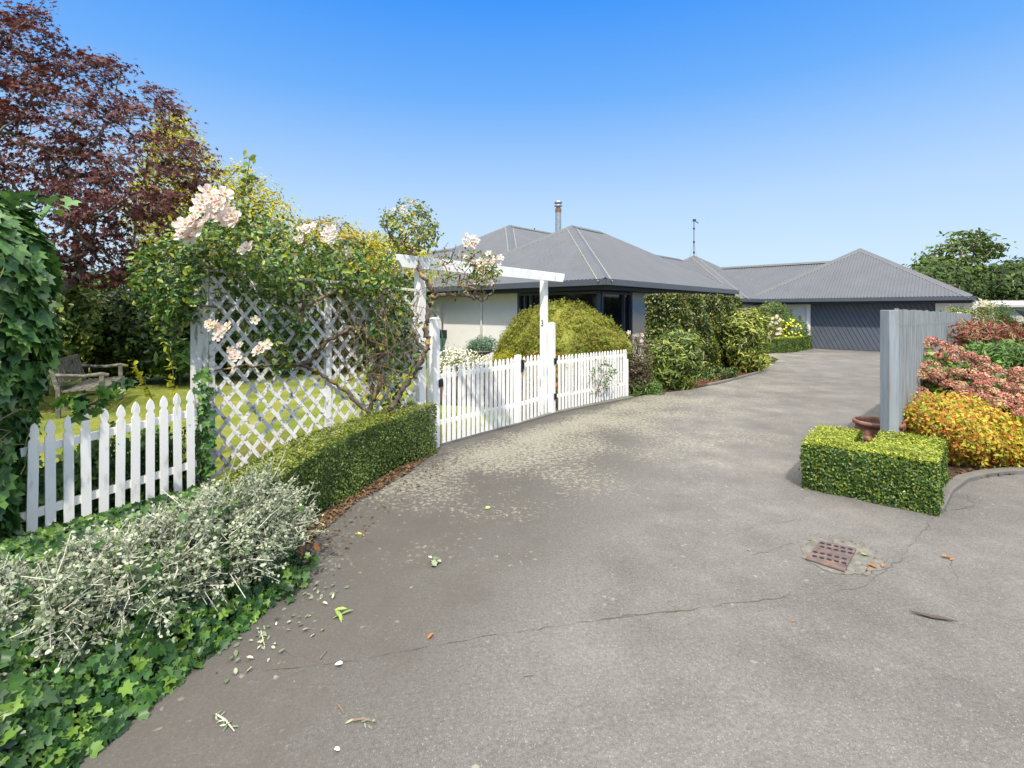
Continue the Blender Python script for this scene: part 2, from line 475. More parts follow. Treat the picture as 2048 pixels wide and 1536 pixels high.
M_field = groundmat('rough_grass', [(.3, (.05, .07, .02)), (.7, (.10, .12, .03))], .3, 8)
M_soil = groundmat('bark_soil', [(.3, (.05, .034, .022)), (.7, (.10, .068, .045))], 2, 30)
M_moss = paint('moss_and_dirt_in_crack', (.11, .105, .055), .95, .4, 30, .3)
M_crack = paint('dark_crack_dirt', (.088, .080, .068), .95, .3, 30, 0)

# foliage
L_ivy = leafmat('ivy_leaves', [(.035, .09, .025), (.065, .15, .04), (.10, .21, .05), (.17, .31, .05)], .36, .18, .5, 2, .25)
L_ivybright = leafmat('young_ivy_leaves', [(.015, .045, .012), (.03, .085, .02), (.055, .135, .026), (.15, .25, .035)], .4, .25, .45, 3, .3)
L_silver = leafmat('silver_leaves', [(.09, .13, .06), (.18, .22, .13), (.31, .34, .23), (.44, .46, .34)], .75, .15, .2, 4, .25)
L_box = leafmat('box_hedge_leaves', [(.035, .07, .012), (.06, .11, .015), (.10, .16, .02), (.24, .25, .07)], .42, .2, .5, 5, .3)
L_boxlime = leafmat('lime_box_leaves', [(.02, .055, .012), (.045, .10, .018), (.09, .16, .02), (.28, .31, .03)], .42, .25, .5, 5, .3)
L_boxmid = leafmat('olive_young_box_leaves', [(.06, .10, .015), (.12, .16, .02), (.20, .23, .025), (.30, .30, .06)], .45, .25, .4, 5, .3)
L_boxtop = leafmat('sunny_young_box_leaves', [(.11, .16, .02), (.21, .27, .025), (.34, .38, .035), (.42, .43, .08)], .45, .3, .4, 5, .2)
L_rose = leafmat('rose_leaves', [(.025, .065, .016), (.04, .10, .022), (.065, .15, .028), (.12, .21, .032), (.34, .35, .03)], .38, .28, .5, 3, .3)
L_roselight = leafmat('light_rose_leaves', [(.06, .11, .02), (.12, .19, .03), (.26, .29, .04), (.34, .25, .05)], .4, .3, .5, 3, .3)
L_purple = leafmat('purple_maple_leaves', [(.04, .014, .016), (.075, .022, .024), (.12, .035, .03), (.19, .07, .045)], .5, .35, .3, 1.2, .4)
L_yellow = leafmat('yellow_green_leaves', [(.24, .27, .012), (.44, .42, .018), (.62, .54, .02), (.34, .34, .02)], .5, .38, .3, 1.5, .3)
L_golden = leafmat('golden_leaves', [(.20, .20, .015), (.40, .33, .015), (.50, .38, .02)], .5, .35, .3, 1.5, .3)
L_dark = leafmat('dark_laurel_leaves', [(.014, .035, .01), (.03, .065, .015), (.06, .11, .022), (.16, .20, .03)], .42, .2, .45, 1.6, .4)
L_beech = leafmat('glossy_hedge_leaves', [(.018, .042, .01), (.035, .075, .014), (.08, .12, .02), (.26, .26, .03), (.12, .09, .03)], .36, .2, .6, 2, .35)
L_rhodo = leafmat('rhododendron_leaves', [(.035, .075, .018), (.08, .14, .025), (.18, .24, .035), (.36, .36, .06)], .4, .22, .5, 2.5, .3)
L_rhodoy = leafmat('yellow_tipped_rhododendron_leaves', [(.05, .09, .018), (.12, .17, .025), (.28, .31, .035), (.46, .44, .08)], .4, .22, .5, 2.5, .3)
L_lace = leafmat('laceleaf_maple_leaves', [(.10, .15, .02), (.19, .235, .03), (.27, .27, .045), (.26, .165, .05)], .6, .35, .2, 2.2, .3)
L_orange = leafmat('orange_and_lime_leaves', [(.17, .25, .02), (.36, .38, .03), (.50, .42, .03), (.50, .20, .03), (.40, .09, .025)], .5, .3, .4, 4, .25)
L_hydr = leafmat('hydrangea_leaves', [(.03, .075, .014), (.06, .13, .02), (.16, .26, .03)], .42, .2, .4, 4, .3)
L_floretb = leafmat('tan_green_florets', [(.36, .24, .13), (.50, .36, .22), (.40, .16, .11), (.55, .45, .28)], .7, .25, .2, 9, .3)
L_floret = leafmat('faded_pink_florets', [(.40, .14, .11), (.52, .26, .18), (.30, .075, .08), (.64, .46, .30), (.44, .20, .12)], .7, .25, .2, 9, .3)
L_red = leafmat('red_tipped_leaves', [(.30, .03, .03), (.22, .035, .03), (.16, .07, .03), (.10, .12, .035), (.34, .14, .06)], .4, .25, .5, 5, .35)
L_green = leafmat('mid_green_leaves', [(.04, .10, .02), (.09, .17, .035), (.16, .26, .05)], .45, .25, .4, 3, .3)
L_bluegreen = leafmat('blue_green_succulent_leaves', [(.05, .12, .07), (.09, .17, .10), (.16, .24, .14)], .5, .1, .3, 3, .2)
L_far = leafmat('far_tree_leaves', [(.02, .045, .012), (.045, .08, .018), (.085, .13, .026)], .6, .2, .2, .5, .45)
L_farlight = leafmat('far_light_tree_leaves', [(.05, .085, .018), (.09, .14, .025), (.14, .19, .03)], .6, .25, .2, .5, .3)
L_daisy = leafmat('small_white_daisies', [(.72, .70, .56), (.80, .78, .70), (.60, .56, .30)], .7, .2, .2, 9, .05)
L_yflower = leafmat('yellow_flowers', [(.75, .62, .03), (.80, .70, .06)], .6, .2, .2, 9, .05)
L_plum = leafmat('plum_coloured_leaves', [(.07, .05, .03), (.11, .07, .04), (.06, .085, .03), (.15, .10, .07)], .5, .25, .3, 5, .3)
L_dead = leafmat('dead_leaves', [(.10, .055, .03), (.16, .09, .045), (.07, .045, .03), (.24, .16, .07)], .8, .1, .2, 9, .2)

# ================================================================== SETTING
def sheet(name, poly, z, mat, kind='structure', sub=0):
    b = MB(); b.add([(p[0], p[1], z) for p in poly], [tuple(range(len(poly)))])
    o = b.build(name, mat); tag(o, kind=kind); return o
big = MB(); big.add([(-600, -60, -.02), (600, -60, -.02), (600, 900, -.02), (-600, 900, -.02)], [(0, 1, 2, 3)])
tag(big.build('ground', M_field), kind='structure')
drive_edge = [(-1.95, 1.2), (-1.80, 1.9), (-1.72, 2.25), (-1.62, 2.6), (-1.52, 3.1), (-1.60, 3.6), (-1.62, 4.3), (-1.38, 5.0), (-1.10, 5.9), (-.98, 6.45), (.06, 7.7), (.68, 8.55), (2.35, 10.05),
              (2.9, 10.5), (3.9, 11.1), (4.9, 11.9), (7.05, 14.2), (9.6, 18.0), (10.3, 20.3), (11.5, 21.2), (12.9, 22.3), (14.2, 23.8), (30, 9), (30, -8), (-2.5, -8)]
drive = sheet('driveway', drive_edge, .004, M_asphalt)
lawn = sheet('lawn', [(-30, -8), (-2.4, -8), (-3.3, 2.5), (-3.35, 4.9), (-1.25, 6.15), (-.95, 6.5), (.08, 7.75), (.7, 8.6), (2.2, 10.1), (2.2, 11), (-.2, 9.0), (-1.8, 9.4), (-1.6, 14), (-2.5, 17.4), (-5, 20), (-30, 20)], 0.0, M_grass)
sheet('garden_bed', [(.1, 7.9), (.7, 8.62), (2.36, 10.1), (2.9, 10.55), (3.9, 11.15), (4.9, 11.95), (7.0, 14.25), (9.5, 18.05), (9.0, 19.5), (2.3, 13.2), (-2.2, 17.3), (-1.9, 9.6), (-.2, 9.2)], .008, M_soil)
sheet('soil_strip', [(-1.95, 1.0), (-1.79, 1.9), (-1.70, 2.25), (-1.60, 2.6), (-1.50, 3.1), (-1.57, 3.6), (-1.58, 4.3), (-1.34, 5.0), (-1.06, 5.9), (-.96, 6.42), (-1.2, 6.2), (-3.0, 5.0), (-3.75, 3.7), (-3.6, 2.4), (-3.0, 1.0)], .010, M_soil)
sheet('entrance_bed', [(10.2, 20.4), (11.5, 21.25), (12.8, 22.3), (13.85, 23.3), (12.3, 25), (10, 23)], .010, M_soil)
rb = [tuple(G(1868, 1010)[:2]), tuple(G(1905, 972)[:2]), tuple(G(1960, 955)[:2]), tuple(G(2060, 948)[:2]), (8.2, 5.5), (16, 6.5), (16, 15), (13.8, 14.9), (4.15, 5.35), (3.75, 4.7)]
sheet('flower_bed', rb, .012, M_soil)
# kerb in front of the right bed
kb = MB()
kp = [G(1872, 1025), G(1893, 985), G(1925, 962), G(1965, 952), G(2010, 947), G(2070, 946), np.array((7.2, 5.35, 0))]
for i in range(len(kp) - 1):
    a, b_ = kp[i].copy(), kp[i + 1].copy(); a[2] = b_[2] = .022
    kb.bar(a, b_ + (b_ - a) * .02, .10, .06)
tag(kb.build('kerb', M_concrete, bevel=.012), kind='structure')
kb = MB()
kp = [(-1.0, 6.43), (-.5, 7.05), (.05, 7.66), (.7, 8.5), (1.5, 9.25), (2.42, 10.04)]
for i in range(len(kp) - 1):
    a = Vector((*kp[i], .012)); b_ = Vector((*kp[i + 1], .012)); kb.bar(a, b_ + (b_ - a) * .01, .10, .05)
kp = [(4.55, 11.66), (5.3, 12.35), (6.2, 13.3), (7.0, 14.15)]
for i in range(len(kp) - 1):
    a = Vector((*kp[i], .02)); b_ = Vector((*kp[i + 1], .02)); kb.bar(a, b_ + (b_ - a) * .01, .09, .06)
tag(kb.build('kerb', M_concrete, bevel=.006), kind='structure')
# cracks in the asphalt
def crack(pts, wid, mat, jit=.02, z=.0072):
    P = [np.array(p) for p in pts]; out = []
    for i in range(len(P) - 1):
        L = np.linalg.norm(P[i + 1] - P[i]); n = max(2, int(L / .05))
        for k in range(n): out.append(P[i] + (P[i + 1] - P[i]) * k / n + RS.normal(size=3) * jit * np.array((1, 1, 0)))
    out.append(P[-1]); b = MB(); vs = []; fs = []
    for i, p in enumerate(out):
        d = out[min(i + 1, len(out) - 1)] - out[max(i - 1, 0)]; d = d / (np.linalg.norm(d) + 1e-6)
        q = np.array((-d[1], d[0], 0)) * wid * .6 * RS.uniform(.1, 1) ** 1.3 * min(1, (i + 1) / 4, (len(out) - i) / 4)
        vs += [(*(p + q)[:2], z), (*(p - q)[:2], z)]
    for i in range(len(out) - 1): fs.append((2 * i, 2 * i + 1, 2 * i + 3, 2 * i + 2))
    b.add(vs, fs); b.build('crack', mat, drive)
crack([G(520, 1345), G(700, 1325), G(860, 1295), G(1000, 1272), G(1150, 1248), G(1360, 1222)], .0035, M_crack, .006)
crack([G(1200, 1240), G(1360, 1222), G(1400, 1216)], .011, M_moss, .006)
crack([G(1400, 1216), G(1500, 1205), G(1640, 1188), G(1720, 1178), G(1790, 1130), G(1850, 1060), G(1870, 1035)], .005, M_crack, .008)
crack([G(1270, 1050), G(1330, 1090), G(1300, 1020)], .002, M_crack, .008)
crack([G(1440, 1075), G(1520, 1052), G(1600, 1040), G(1620, 1048)], .004, M_crack, .008)
crack([G(1480, 1120), G(1580, 1090), G(1640, 1068), G(1700, 1082)], .003, M_crack, .009)
crack([G(1880, 1022), G(1925, 1020), G(1950, 1012), G(1930, 990)], .007, M_crack, .010)
crack([G(1850, 1100), G(1900, 1120), G(1920, 1180), G(1950, 1200)], .003, M_crack, .007)
crack([G(700, 1068), G(740, 1085), G(770, 1092)], .006, M_crack, .006)
crack([G(560, 1360), G(640, 1330), G(560, 1300)], .003, M_crack, .006)

# ================================================================== HOUSE
uu = np.array((.679, .734)); vv = np.array((-.734, .679))
EZ = 2.56; GZ = 2.33
house = thing('house', 'long low cream house with grey corrugated hip roofs and a slate blue garage door', 'house', (6, 18, 0))
HW = Vector((6, 18, 0))
def p3(p, z): return np.array((p[0], p[1], z))
def corrugate(poly, ud, name, parent, amp=.013, per=.12):
    """roof plane with real corrugations running up the slope; poly in 3-D, ud = eave direction"""
    P = [np.array(p, float) for p in poly]
    u = np.array((ud[0], ud[1], 0.)); u /= np.linalg.norm(u)
    n = np.cross(P[1] - P[0], P[2] - P[0]); n /= np.linalg.norm(n)
    if n[2] < 0: n = -n
    v = np.cross(n, u)
    if v[2] < 0: v = -v
    Q = [((p - P[0]) @ u, (p - P[0]) @ v) for p in P]
    ua, ub = min(q[0] for q in Q) + 1e-4, max(q[0] for q in Q) - 1e-4
    step = per / 6; n_ = int((ub - ua) / step) + 1
    us = list(np.linspace(ua, ub, n_)) ; vs = []; fs = []
    for a in us:
        ys = []
        for i in range(len(Q)):
            x0, y0 = Q[i]; x1, y1 = Q[(i + 1) % len(Q)]
            if (x0 - a) * (x1 - a) <= 0 and abs(x1 - x0) > 1e-9: ys.append(y0 + (y1 - y0) * (a - x0) / (x1 - x0))
        lo, hi = (min(ys), max(ys)) if ys else (0, 0)
        off = n * (amp * math.sin(2 * math.pi * a / per))
        vs += [P[0] + u * a + v * lo + off, P[0] + u * a + v * hi + off]
    for i in range(len(us) - 1): fs.append((2 * i, 2 * i + 2, 2 * i + 3, 2 * i + 1))
    b = MB(); b.add(vs, fs)
    o = b.build(name, M_roof, parent, smooth=True)
    return o
def caps(parent, segs, flash=True):
    for a, b_ in segs:
        a = np.array(a); b_ = np.array(b_); m = MB()
        d = b_ - a; h = np.array((d[1], -d[0], 0)); h = h / (np.linalg.norm(h) + 1e-9)
        wd = .17; up = np.array((0, 0, .035)); dn = np.array((0, 0, -.065))
        vs = [a - h * wd + dn, a + up, a + h * wd + dn, b_ - h * wd + dn, b_ + up, b_ + h * wd + dn]
        m.add(vs, [(0, 1, 4, 3), (1, 2, 5, 4)])
        o = m.build('ridge_cap', M_cap, parent)
        if flash:
            f = MB()
            for s_ in (-1, 1):
                f.bar(a + h * s_ * (wd + .008) + dn * 1.1, b_ + h * s_ * (wd + .008) + dn * 1.1, .022, .018)
            f.build('edge_flashing', M_flash, parent)
def hip_roof(c, U1, V1, ze, tanp, vis=None, ov=.55, wall=True, gut=True, corn=.010):
    """c = near eave corner; extends U1 along uu and V1 along vv (may be longer than wide)"""
    c = np.array(c); hw = min(U1, V1) / 2; rise = hw * tanp
    A, B, C_, D = c, c + uu * U1, c + uu * U1 + vv * V1, c + vv * V1
    if U1 >= V1: r0, r1 = c + uu * hw + vv * V1 / 2, c + uu * (U1 - hw) + vv * V1 / 2
    else: r0, r1 = c + vv * hw + uu * U1 / 2, c + vv * (V1 - hw) + uu * U1 / 2
    zt = ze + rise
    a, b_, cc, d = [p3(q, ze) for q in (A, B, C_, D)]; r0 = p3(r0, zt); r1 = p3(r1, zt)
    roof = bpy.data.objects.new('roof', None); COL.objects.link(roof); roof.parent = house; roof.location = (0, 0, 0)
    if U1 >= V1:
        corrugate([a, b_, r1, r0], uu, 'roof_sheet', roof); corrugate([cc, d, r0, r1], uu, 'roof_sheet', roof)
        corrugate([d, a, r0], vv, 'roof_sheet', roof); corrugate([b_, cc, r1], vv, 'roof_sheet', roof)
        caps(roof, [(a, r0), (d, r0), (b_, r1), (cc, r1)] + ([(r0, r1)] if np.linalg.norm(r0 - r1) > .1 else []))
    else:
        corrugate([d, a, r0, r1], vv, 'roof_sheet', roof); corrugate([b_, cc, r1, r0], vv, 'roof_sheet', roof)
        corrugate([a, b_, r0], uu, 'roof_sheet', roof); corrugate([cc, d, r1], uu, 'roof_sheet', roof)
        caps(roof, [(a, r0), (b_, r0), (cc, r1), (d, r1), (r0, r1)])
    ew = MB(); z1 = ze - .015
    for q0, q1, nrm in ((A, B, -vv), (B, C_, uu), (C_, D, vv), (D, A, -uu)):
        e0 = p3(q0 - (q1 - q0) / np.linalg.norm(q1 - q0) * .06 + nrm * .03, z1 - .07); e1 = p3(q1 + (q1 - q0) / np.linalg.norm(q1 - q0) * .06 + nrm * .03, z1 - .07)
        ew.bar(e0, e1, .12, .15)
    ew.build('gutter', M_fascia, roof)
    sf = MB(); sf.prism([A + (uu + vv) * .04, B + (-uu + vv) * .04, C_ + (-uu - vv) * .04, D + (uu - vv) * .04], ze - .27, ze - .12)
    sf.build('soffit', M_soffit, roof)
    return A, B, C_, D, r0, r1
def walls(c, U1, V1, z1, ov=.55, openings=()):
    c = np.array(c); q = [c + uu * ov + vv * ov, c + uu * (U1 - ov) + vv * ov, c + uu * (U1 - ov) + vv * (V1 - ov), c + uu * ov + vv * (V1 - ov)]
    return q
# front wing
C0 = np.array((2.32, 12.44)); U1, V1 = 9.33, 7.5
hip_roof(C0, U1, V1, EZ, .587)
W0 = C0 + (uu + vv) * .55; ZT = EZ - .27; SILL = .35
Wl = W0 + vv * (V1 - 1.1); We = W0 + uu * (U1 - 1.1); Wb = We + vv * (V1 - 1.1)
def wallseg(a, b_, z0, z1, th=.16, inward=None, name='wall', mat=None):
    a = np.array(a); b_ = np.array(b_); m = MB(); off = inward * th
    m.prism([a, b_, b_ + off, a + off], z0, z1); return m.build(name, mat or M_wall, house)
wl_win, wr_win = 2.9, 1.78
wallseg(W0 + vv * wl_win, Wl, 0, ZT, inward=uu)
wallseg(W0 + vv * .003, W0 + vv * (wl_win - .003), 0, SILL, inward=uu)
wallseg(W0 + uu * .003 + uu * .16, W0 + uu * (wr_win - .003), 0, SILL, inward=vv)
wallseg(W0 + uu * wr_win, We, 0, ZT, inward=vv)
wallseg(We + vv * .17, Wb, 0, ZT, inward=-uu)
wallseg(Wb - uu * .17, Wl + uu * .17, 0, ZT, inward=-vv)
fl = MB(); fl.prism([W0 + (uu + vv) * .2, We + (-uu + vv) * .2, Wb - (uu + vv) * .2, Wl + (uu - vv) * .2], .02, .06); fl.build('floor', M_soffit, house)
def window(a, d, nrm, w_, z0, z1, mulls, fr=.07):
    """window in a wall face; a = start, d = along, nrm = outward"""
    a = np.array(a); f = MB(); inn = a - nrm * .05
    def vb(s, wd=fr, dep=.11): 
        p = inn + d * (s + wd / 2); f.bar(p3(p, z0), p3(p, z1), wd, dep, up=(nrm[0], nrm[1], 0))
    vb(0); vb(w_ - fr)
    for s in mulls: vb(s, .06)
    for z in (z0 + fr / 2, z1 - fr / 2):
        f.bar(p3(inn + d * (fr + .002), z), p3(inn + d * (w_ - fr - .002), z), .104, fr)
    fo = f.build('window', M_joinery, house, bevel=.004)
    g = MB(); q0 = inn + d * fr * .5 - nrm * .03; q1 = inn + d * (w_ - fr * .5) - nrm * .03
    g.prism([q0, q1, q1 - nrm * .012, q0 - nrm * .012], z0 + .03, z1 - .03)
    g.build('pane', M_glass, fo)
window(W0 + vv * 0.0, vv, -uu, wl_win, SILL, ZT - .01, [wl_win - .55, wl_win - .32])
window(W0 + uu * .16, uu, -vv, wr_win - .16, SILL, ZT - .01, [1.15])
# curtain and dim room behind the corner window
cu = MB(); base = W0 + uu * 1.1 + vv * .35; vs = []; fs = []
for i in range(30):
    q = base + uu * (.015 * i) + vv * (.03 * math.sin(i * 1.4)); vs += [p3(q, .4), p3(q, ZT - .05)]
for i in range(29): fs.append((2 * i, 2 * i + 2, 2 * i + 3, 2 * i + 1))
cu.add(vs, fs); cu.build('curtain', M_shed, house)
# back roofs, seen over the front wing
hip_roof(np.array((-.13, 24.)) - (uu + vv) * 5.6, 19.2, 11.2, EZ, .587)
S = np.array((-2.58, 23.0)); hip_roof(S - uu * 3.5 - vv * 3.5, 7.0, 9.0, EZ, .59)
rr = np.array((-.13, 24.)) - (uu + vv) * 5.05
wq = MB(); wq.prism([rr, rr + uu * 18.1, rr + uu * 18.1 + vv * 10.1, rr + vv * 10.1], 0, ZT); wq.build('wall', M_wall, house)
rr = S - uu * 2.95 - vv * 2.95
wq = MB(); wq.prism([rr, rr + uu * 5.9, rr + uu * 5.9 + vv * 7.9, rr + vv * 7.9], 0, ZT - .004); wq.build('wall', M_wall, house)
# connecting wing
Np = np.array((9.84, 28.64)); Cn = Np - uu * 13.5 - vv * 3.55
hip_roof(Cn, 16.5, 7.1, 2.52, .603)
wq = MB(); q = Cn + (uu + vv) * .5; wq.prism([q, q + uu * 15.4, q + uu * 15.4 + vv * 6.1, q + vv * 6.1], 0, 2.2); wq.build('wall', M_wall, house)
# middle block with aerial
Wc = np.array((10.66, 22.8)); T_ = Wc + (uu + vv) * 4.15
hip_roof(Wc, 8.3, 8.3, GZ, .622)
q = Wc + (uu + vv) * .45
wallseg(q + vv * 1.6, q + vv * 7.4, 0, GZ - .27, inward=uu)
wallseg(q + uu * .9, q + uu * 7.4, 0, GZ - .271, inward=vv)
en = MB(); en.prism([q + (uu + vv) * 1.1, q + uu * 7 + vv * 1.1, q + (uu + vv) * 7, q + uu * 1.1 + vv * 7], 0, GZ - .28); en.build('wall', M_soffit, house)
window(q + vv * .8, vv, -uu, .8, .1, GZ - .29, [])
# garage wing
D0 = np.array((13.9, 23.3)); gd = -vv
G2 = np.array((17.66, 19.14)); 
hip_roof(G2 + 0, 8.34, 8.34, GZ, .609)
Mr = G2 + (uu + vv) * 4.17 + (-uu + vv) * 1.034
# lower ridge, front plane shared with the garage roof (kept 8 mm below it)
hwm = 3.12; Cg = Mr - uu * hwm + vv * (-1.6)
roofm = bpy.data.objects.new('roof', None); COL.objects.link(roofm); roofm.parent = house
zr = GZ + hwm * .609
ga = p3(Mr - uu * (hwm) + vv * -2.0, GZ - .008); gb = p3(Mr - uu * hwm + vv * 10, GZ - .008); gc = p3(Mr + vv * 10, zr - .008); gdd = p3(Mr - vv * 2.0, zr - .008)
corrugate([gb, ga, gdd, gc], vv, 'roof_sheet', roofm)
corrugate([p3(Mr + vv * 10, zr - .008), p3(Mr - vv * 2, zr - .008), p3(Mr + uu * hwm - vv * 2, GZ - .008), p3(Mr + uu * hwm + vv * 10, GZ - .008)], vv, 'roof_sheet', roofm)
caps(roofm, [(p3(Mr, zr), p3(Mr + vv * 10, zr))])
gm = MB(); e0 = p3(Mr - uu * (hwm + .03) + vv * 4.4, GZ - .085); e1 = p3(Mr - uu * (hwm + .03) + vv * 7.2, GZ - .085)
gm.bar(e0, e1, .12, .146); gm.build('gutter', M_fascia, roofm)
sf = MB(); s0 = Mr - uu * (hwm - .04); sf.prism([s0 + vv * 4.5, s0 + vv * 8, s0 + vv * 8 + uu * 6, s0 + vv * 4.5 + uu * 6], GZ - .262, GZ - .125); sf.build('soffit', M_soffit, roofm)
# garage walls and door
eav = .5
DL = D0; DR = D0 + gd * 4.45; GE = G2 + uu * eav + vv * .5
GEl = D0 - gd * 5.2
# bring facade onto the eave line direction
wallseg(GEl, DL - gd * .003, 0, GZ - .27, inward=uu)
wallseg(DR + gd * .003, DR + gd * 1.25, 0, GZ - .27, inward=uu)
wallseg(DR + gd * 1.25 + uu * .165, DR + gd * 1.25 + uu * 7, 0, GZ - .27, inward=vv)
wallseg(DL, DR, 2.10, GZ - .268, inward=uu, mat=M_soffit)
def clip_rect(poly, W, H):
    def clip(p, inside, inter):
        out = []
        for i in range(len(p)):
            a, b_ = p[i], p[(i + 1) % len(p)]
            ia, ib = inside(a), inside(b_)
            if ia: out.append(a)
            if ia != ib: out.append(inter(a, b_))
        return out
    def ix(v): return lambda a, b_: (v, a[1] + (b_[1] - a[1]) * (v - a[0]) / (b_[0] - a[0]))
    def iy(v): return lambda a, b_: (a[0] + (b_[0] - a[0]) * (v - a[1]) / (b_[1] - a[1]), v)
    p = clip(poly, lambda q: q[0] >= 0, ix(0)); 
    if p: p = clip(p, lambda q: q[0] <= W, ix(W))
    if p: p = clip(p, lambda q: q[1] >= 0, iy(0))
    if p: p = clip(p, lambda q: q[1] <= H, iy(H))
    return p
gdoor = MB(); bo = D0 + uu * .09
gdoor.prism([bo, bo + gd * 4.45, bo + gd * 4.45 + uu * .04, bo + uu * .04], .02, 2.10)
gdo = gdoor.build('garage_door', M_groove, house)
bd = MB(); Wd, Hd = 4.45, 2.08; sp, sh = .181, 2.08 / math.tan(R(64))
x = -.1
while x < Wd + sh + .2:
    pl = clip_rect([(x, 0), (x + sp - .022, 0), (x + sp - .022 - sh, Hd), (x - sh, Hd)], Wd, Hd)
    if len(pl) >= 3:
        f0 = [p3(D0 + gd * s + uu * .070, .02 + t) for s, t in pl]; f1 = [p3(D0 + gd * s + uu * .089, .02 + t) for s, t in pl]
        n = len(pl); bd.add(f0 + f1, [tuple(range(n)), tuple(range(2 * n - 1, n - 1, -1))] + [(i, n + i, n + (i + 1) % n, (i + 1) % n) for i in range(n)])
    x += sp
bd.build('door_boards', M_door, gdo)
# downpipes
def downpipe(p, z0, z1, mat=M_wall, off=None):
    m = MB(); p = np.array(p); m.tube([p3(p, z0), p3(p, z1 - .25), p3(p, z1 - .15), p3(p + off, z1)], .035, 8)
    for z in (z0 + .6, z1 - .6): m.lathe([(.045, -.02), (.045, .02)], (p[0], p[1], z), 10)
    m.build('downpipe', mat, house, smooth=True)
downpipe(W0 + vv * 4.42 - uu * .06, .02, ZT + .02, off=-uu * .3)
downpipe(D0 - gd * .12 - uu * .05, .02, GZ - .25, off=-uu * .2)
lt = MB(); lp = D0 - gd * .42 - uu * .05; lt.box(p3(lp, 1.32), (.09, .09, .05), .8); lt.lathe([(.0, .0), (.05, .02), (.05, .16), (.02, .2), (0, .2)], (lp[0], lp[1], 1.33), 12)
lt.build('wall_lamp', M_brass, house)
# flue
Fp = U(1116.5, 470, 21.2); fz = lambda y: CAMH + (622 - y) / 1000 * 21.2
fm = MB(); fm.lathe([(.125, 0), (.125, fz(425) - fz(472))], (Fp[0], Fp[1], fz(472)), 20)
flue = fm.build('chimney_flue', M_steel, house, smooth=True)
fm = MB(); fm.lathe([(.132, 0), (.132, .16)], (Fp[0], Fp[1], fz(425)), 20); fm.build('flue_band', M_rustring, flue, smooth=True)
fm = MB(); fm.lathe([(.10, 0), (.10, .08), (.17, .10), (.17, .14), (.11, .16), (.11, .2), (.16, .22), (.165, .31), (.0, .33)], (Fp[0], Fp[1], fz(425) + .16), 20); fm.build('flue_cowl', M_steel, flue, smooth=True)
vp = U(1069, 461, 25.5); vm = MB(); vm.tube([vp - np.array((0, 0, .25)), vp + np.array((0, 0, .12))], .03, 8); vm.build('vent_pipe', M_soffit, house)
# aerial
At = thing('aerial_mast', 'thin guyed television aerial mast standing on the peak of the middle roof', 'aerial', p3(T_, 4.9))
am = MB(); t0 = p3(T_, 4.85); am.tube([t0, t0 + np.array((0, 0, 2.1))], .022, 6); am.build('mast', M_soffit, At)
am = MB(); am.box(t0 + np.array((0, 0, .25)), (.08, .08, .12)); am.box(t0 + np.array((0, 0, .85)), (.09, .08, .10)); am.box(t0 + np.array((0, 0, 1.62)), (.10, .08, .08)); am.build('bracket', M_soffit, At)
am = MB(); am.box(t0 + np.array((0.02, 0, 2.1)), (.16, .10, .12)); am.tube([t0 + np.array((0, 0, 2.1)), t0 + np.array((.22, -.1, 1.92))], .025, 6); am.build('antenna_head', M_soffit, At)
am = MB()
for dx, dy in ((-.35, -.2), (.3, .25)): am.tube([t0 + np.array((0, 0, .85)), t0 + np.array((dx, dy, -.15))], .004, 4)
am.build('guy_wire', M_soffit, At)
# trellis screen and hose beside the house end
def lattice(a, b_, z0f, z1f, name, mat, parent, step=.125, wid=.032, th=.008, gap=.012, slope=1.0):
    """diamond trellis between a and b_ (xy); z0f/z1f give bottom and top along it"""
    a = np.array(a, float); b_ = np.array(b_, float); L = np.linalg.norm(b_ - a); d = (b_ - a) / L; nr = np.array((d[1], -d[0]))
    m = MB(); H = 4.0
    for sgn, off in ((1, 0), (-1, gap)):
        k = -H
        while k < L + H:
            pts = []
            for i in range(81):
                t = i / 80 * H; s = k + sgn * t / slope
                if 0 <= s <= L and z0f(s / L) <= t <= z1f(s / L): pts.append((s, t))
            if len(pts) > 2:
                (s0, t0_), (s1, t1) = pts[0], pts[-1]
                p = p3(a + d * s0 + nr * off, t0_); q_ = p3(a + d * s1 + nr * off, t1)
                m.bar(p, q_, th, wid, up=(-sgn * d[0], -sgn * d[1], 1))
            k += step * 1.414 / slope ** .5
    return m.build(name, mat, parent)
ts = thing('trellis_screen', 'small cream trellis screen with capped post at the far end of the house wall', 'trellis', p3(Wl, 0))
la, lb = Wl + vv * .25 - uu * .1, Wl + vv * 1.9 - uu * .1
lattice(la, lb, lambda s: .05, lambda s: 1.8, 'trellis_panel', M_wall, ts, .13)
pm = MB(); pm.box(p3(Wl + vv * .12 - uu * .1, .95), (.12, .12, 1.9), .8); pm.lathe([(.095, 0), (.095, .05), (.06, .09), (0, .1)], tuple(p3(Wl + vv * .12 - uu * .1, 1.9)), 4); pm.build('post', M_wall, ts)
pm = MB(); pm.bar(p3(la, 1.83), p3(lb, 1.83), .06, .05); pm.build('top_rail', M_wall, ts)
hr = thing('hose_reel', 'dark green garden hose hung on a black reel beside the trellis post', 'hose reel', p3(Wl, 0))
hp = Wl - vv * .12 - uu * .15; hm = MB(); hm.box(p3(hp, .95), (.30, .16, .28), .8); hm.build('reel_case', M_black, hr, bevel=.02)
hm = MB()
for k in range(5):
    pts = [p3(hp + vv * (.12 * math.sin(a_) - .05) - uu * (.10 + .015 * k), .72 + (.30 + .03 * k) * math.cos(a_)) for a_ in np.linspace(0, 2 * math.pi, 18)]
    hm.tube(pts, .012, 5, cap=False)
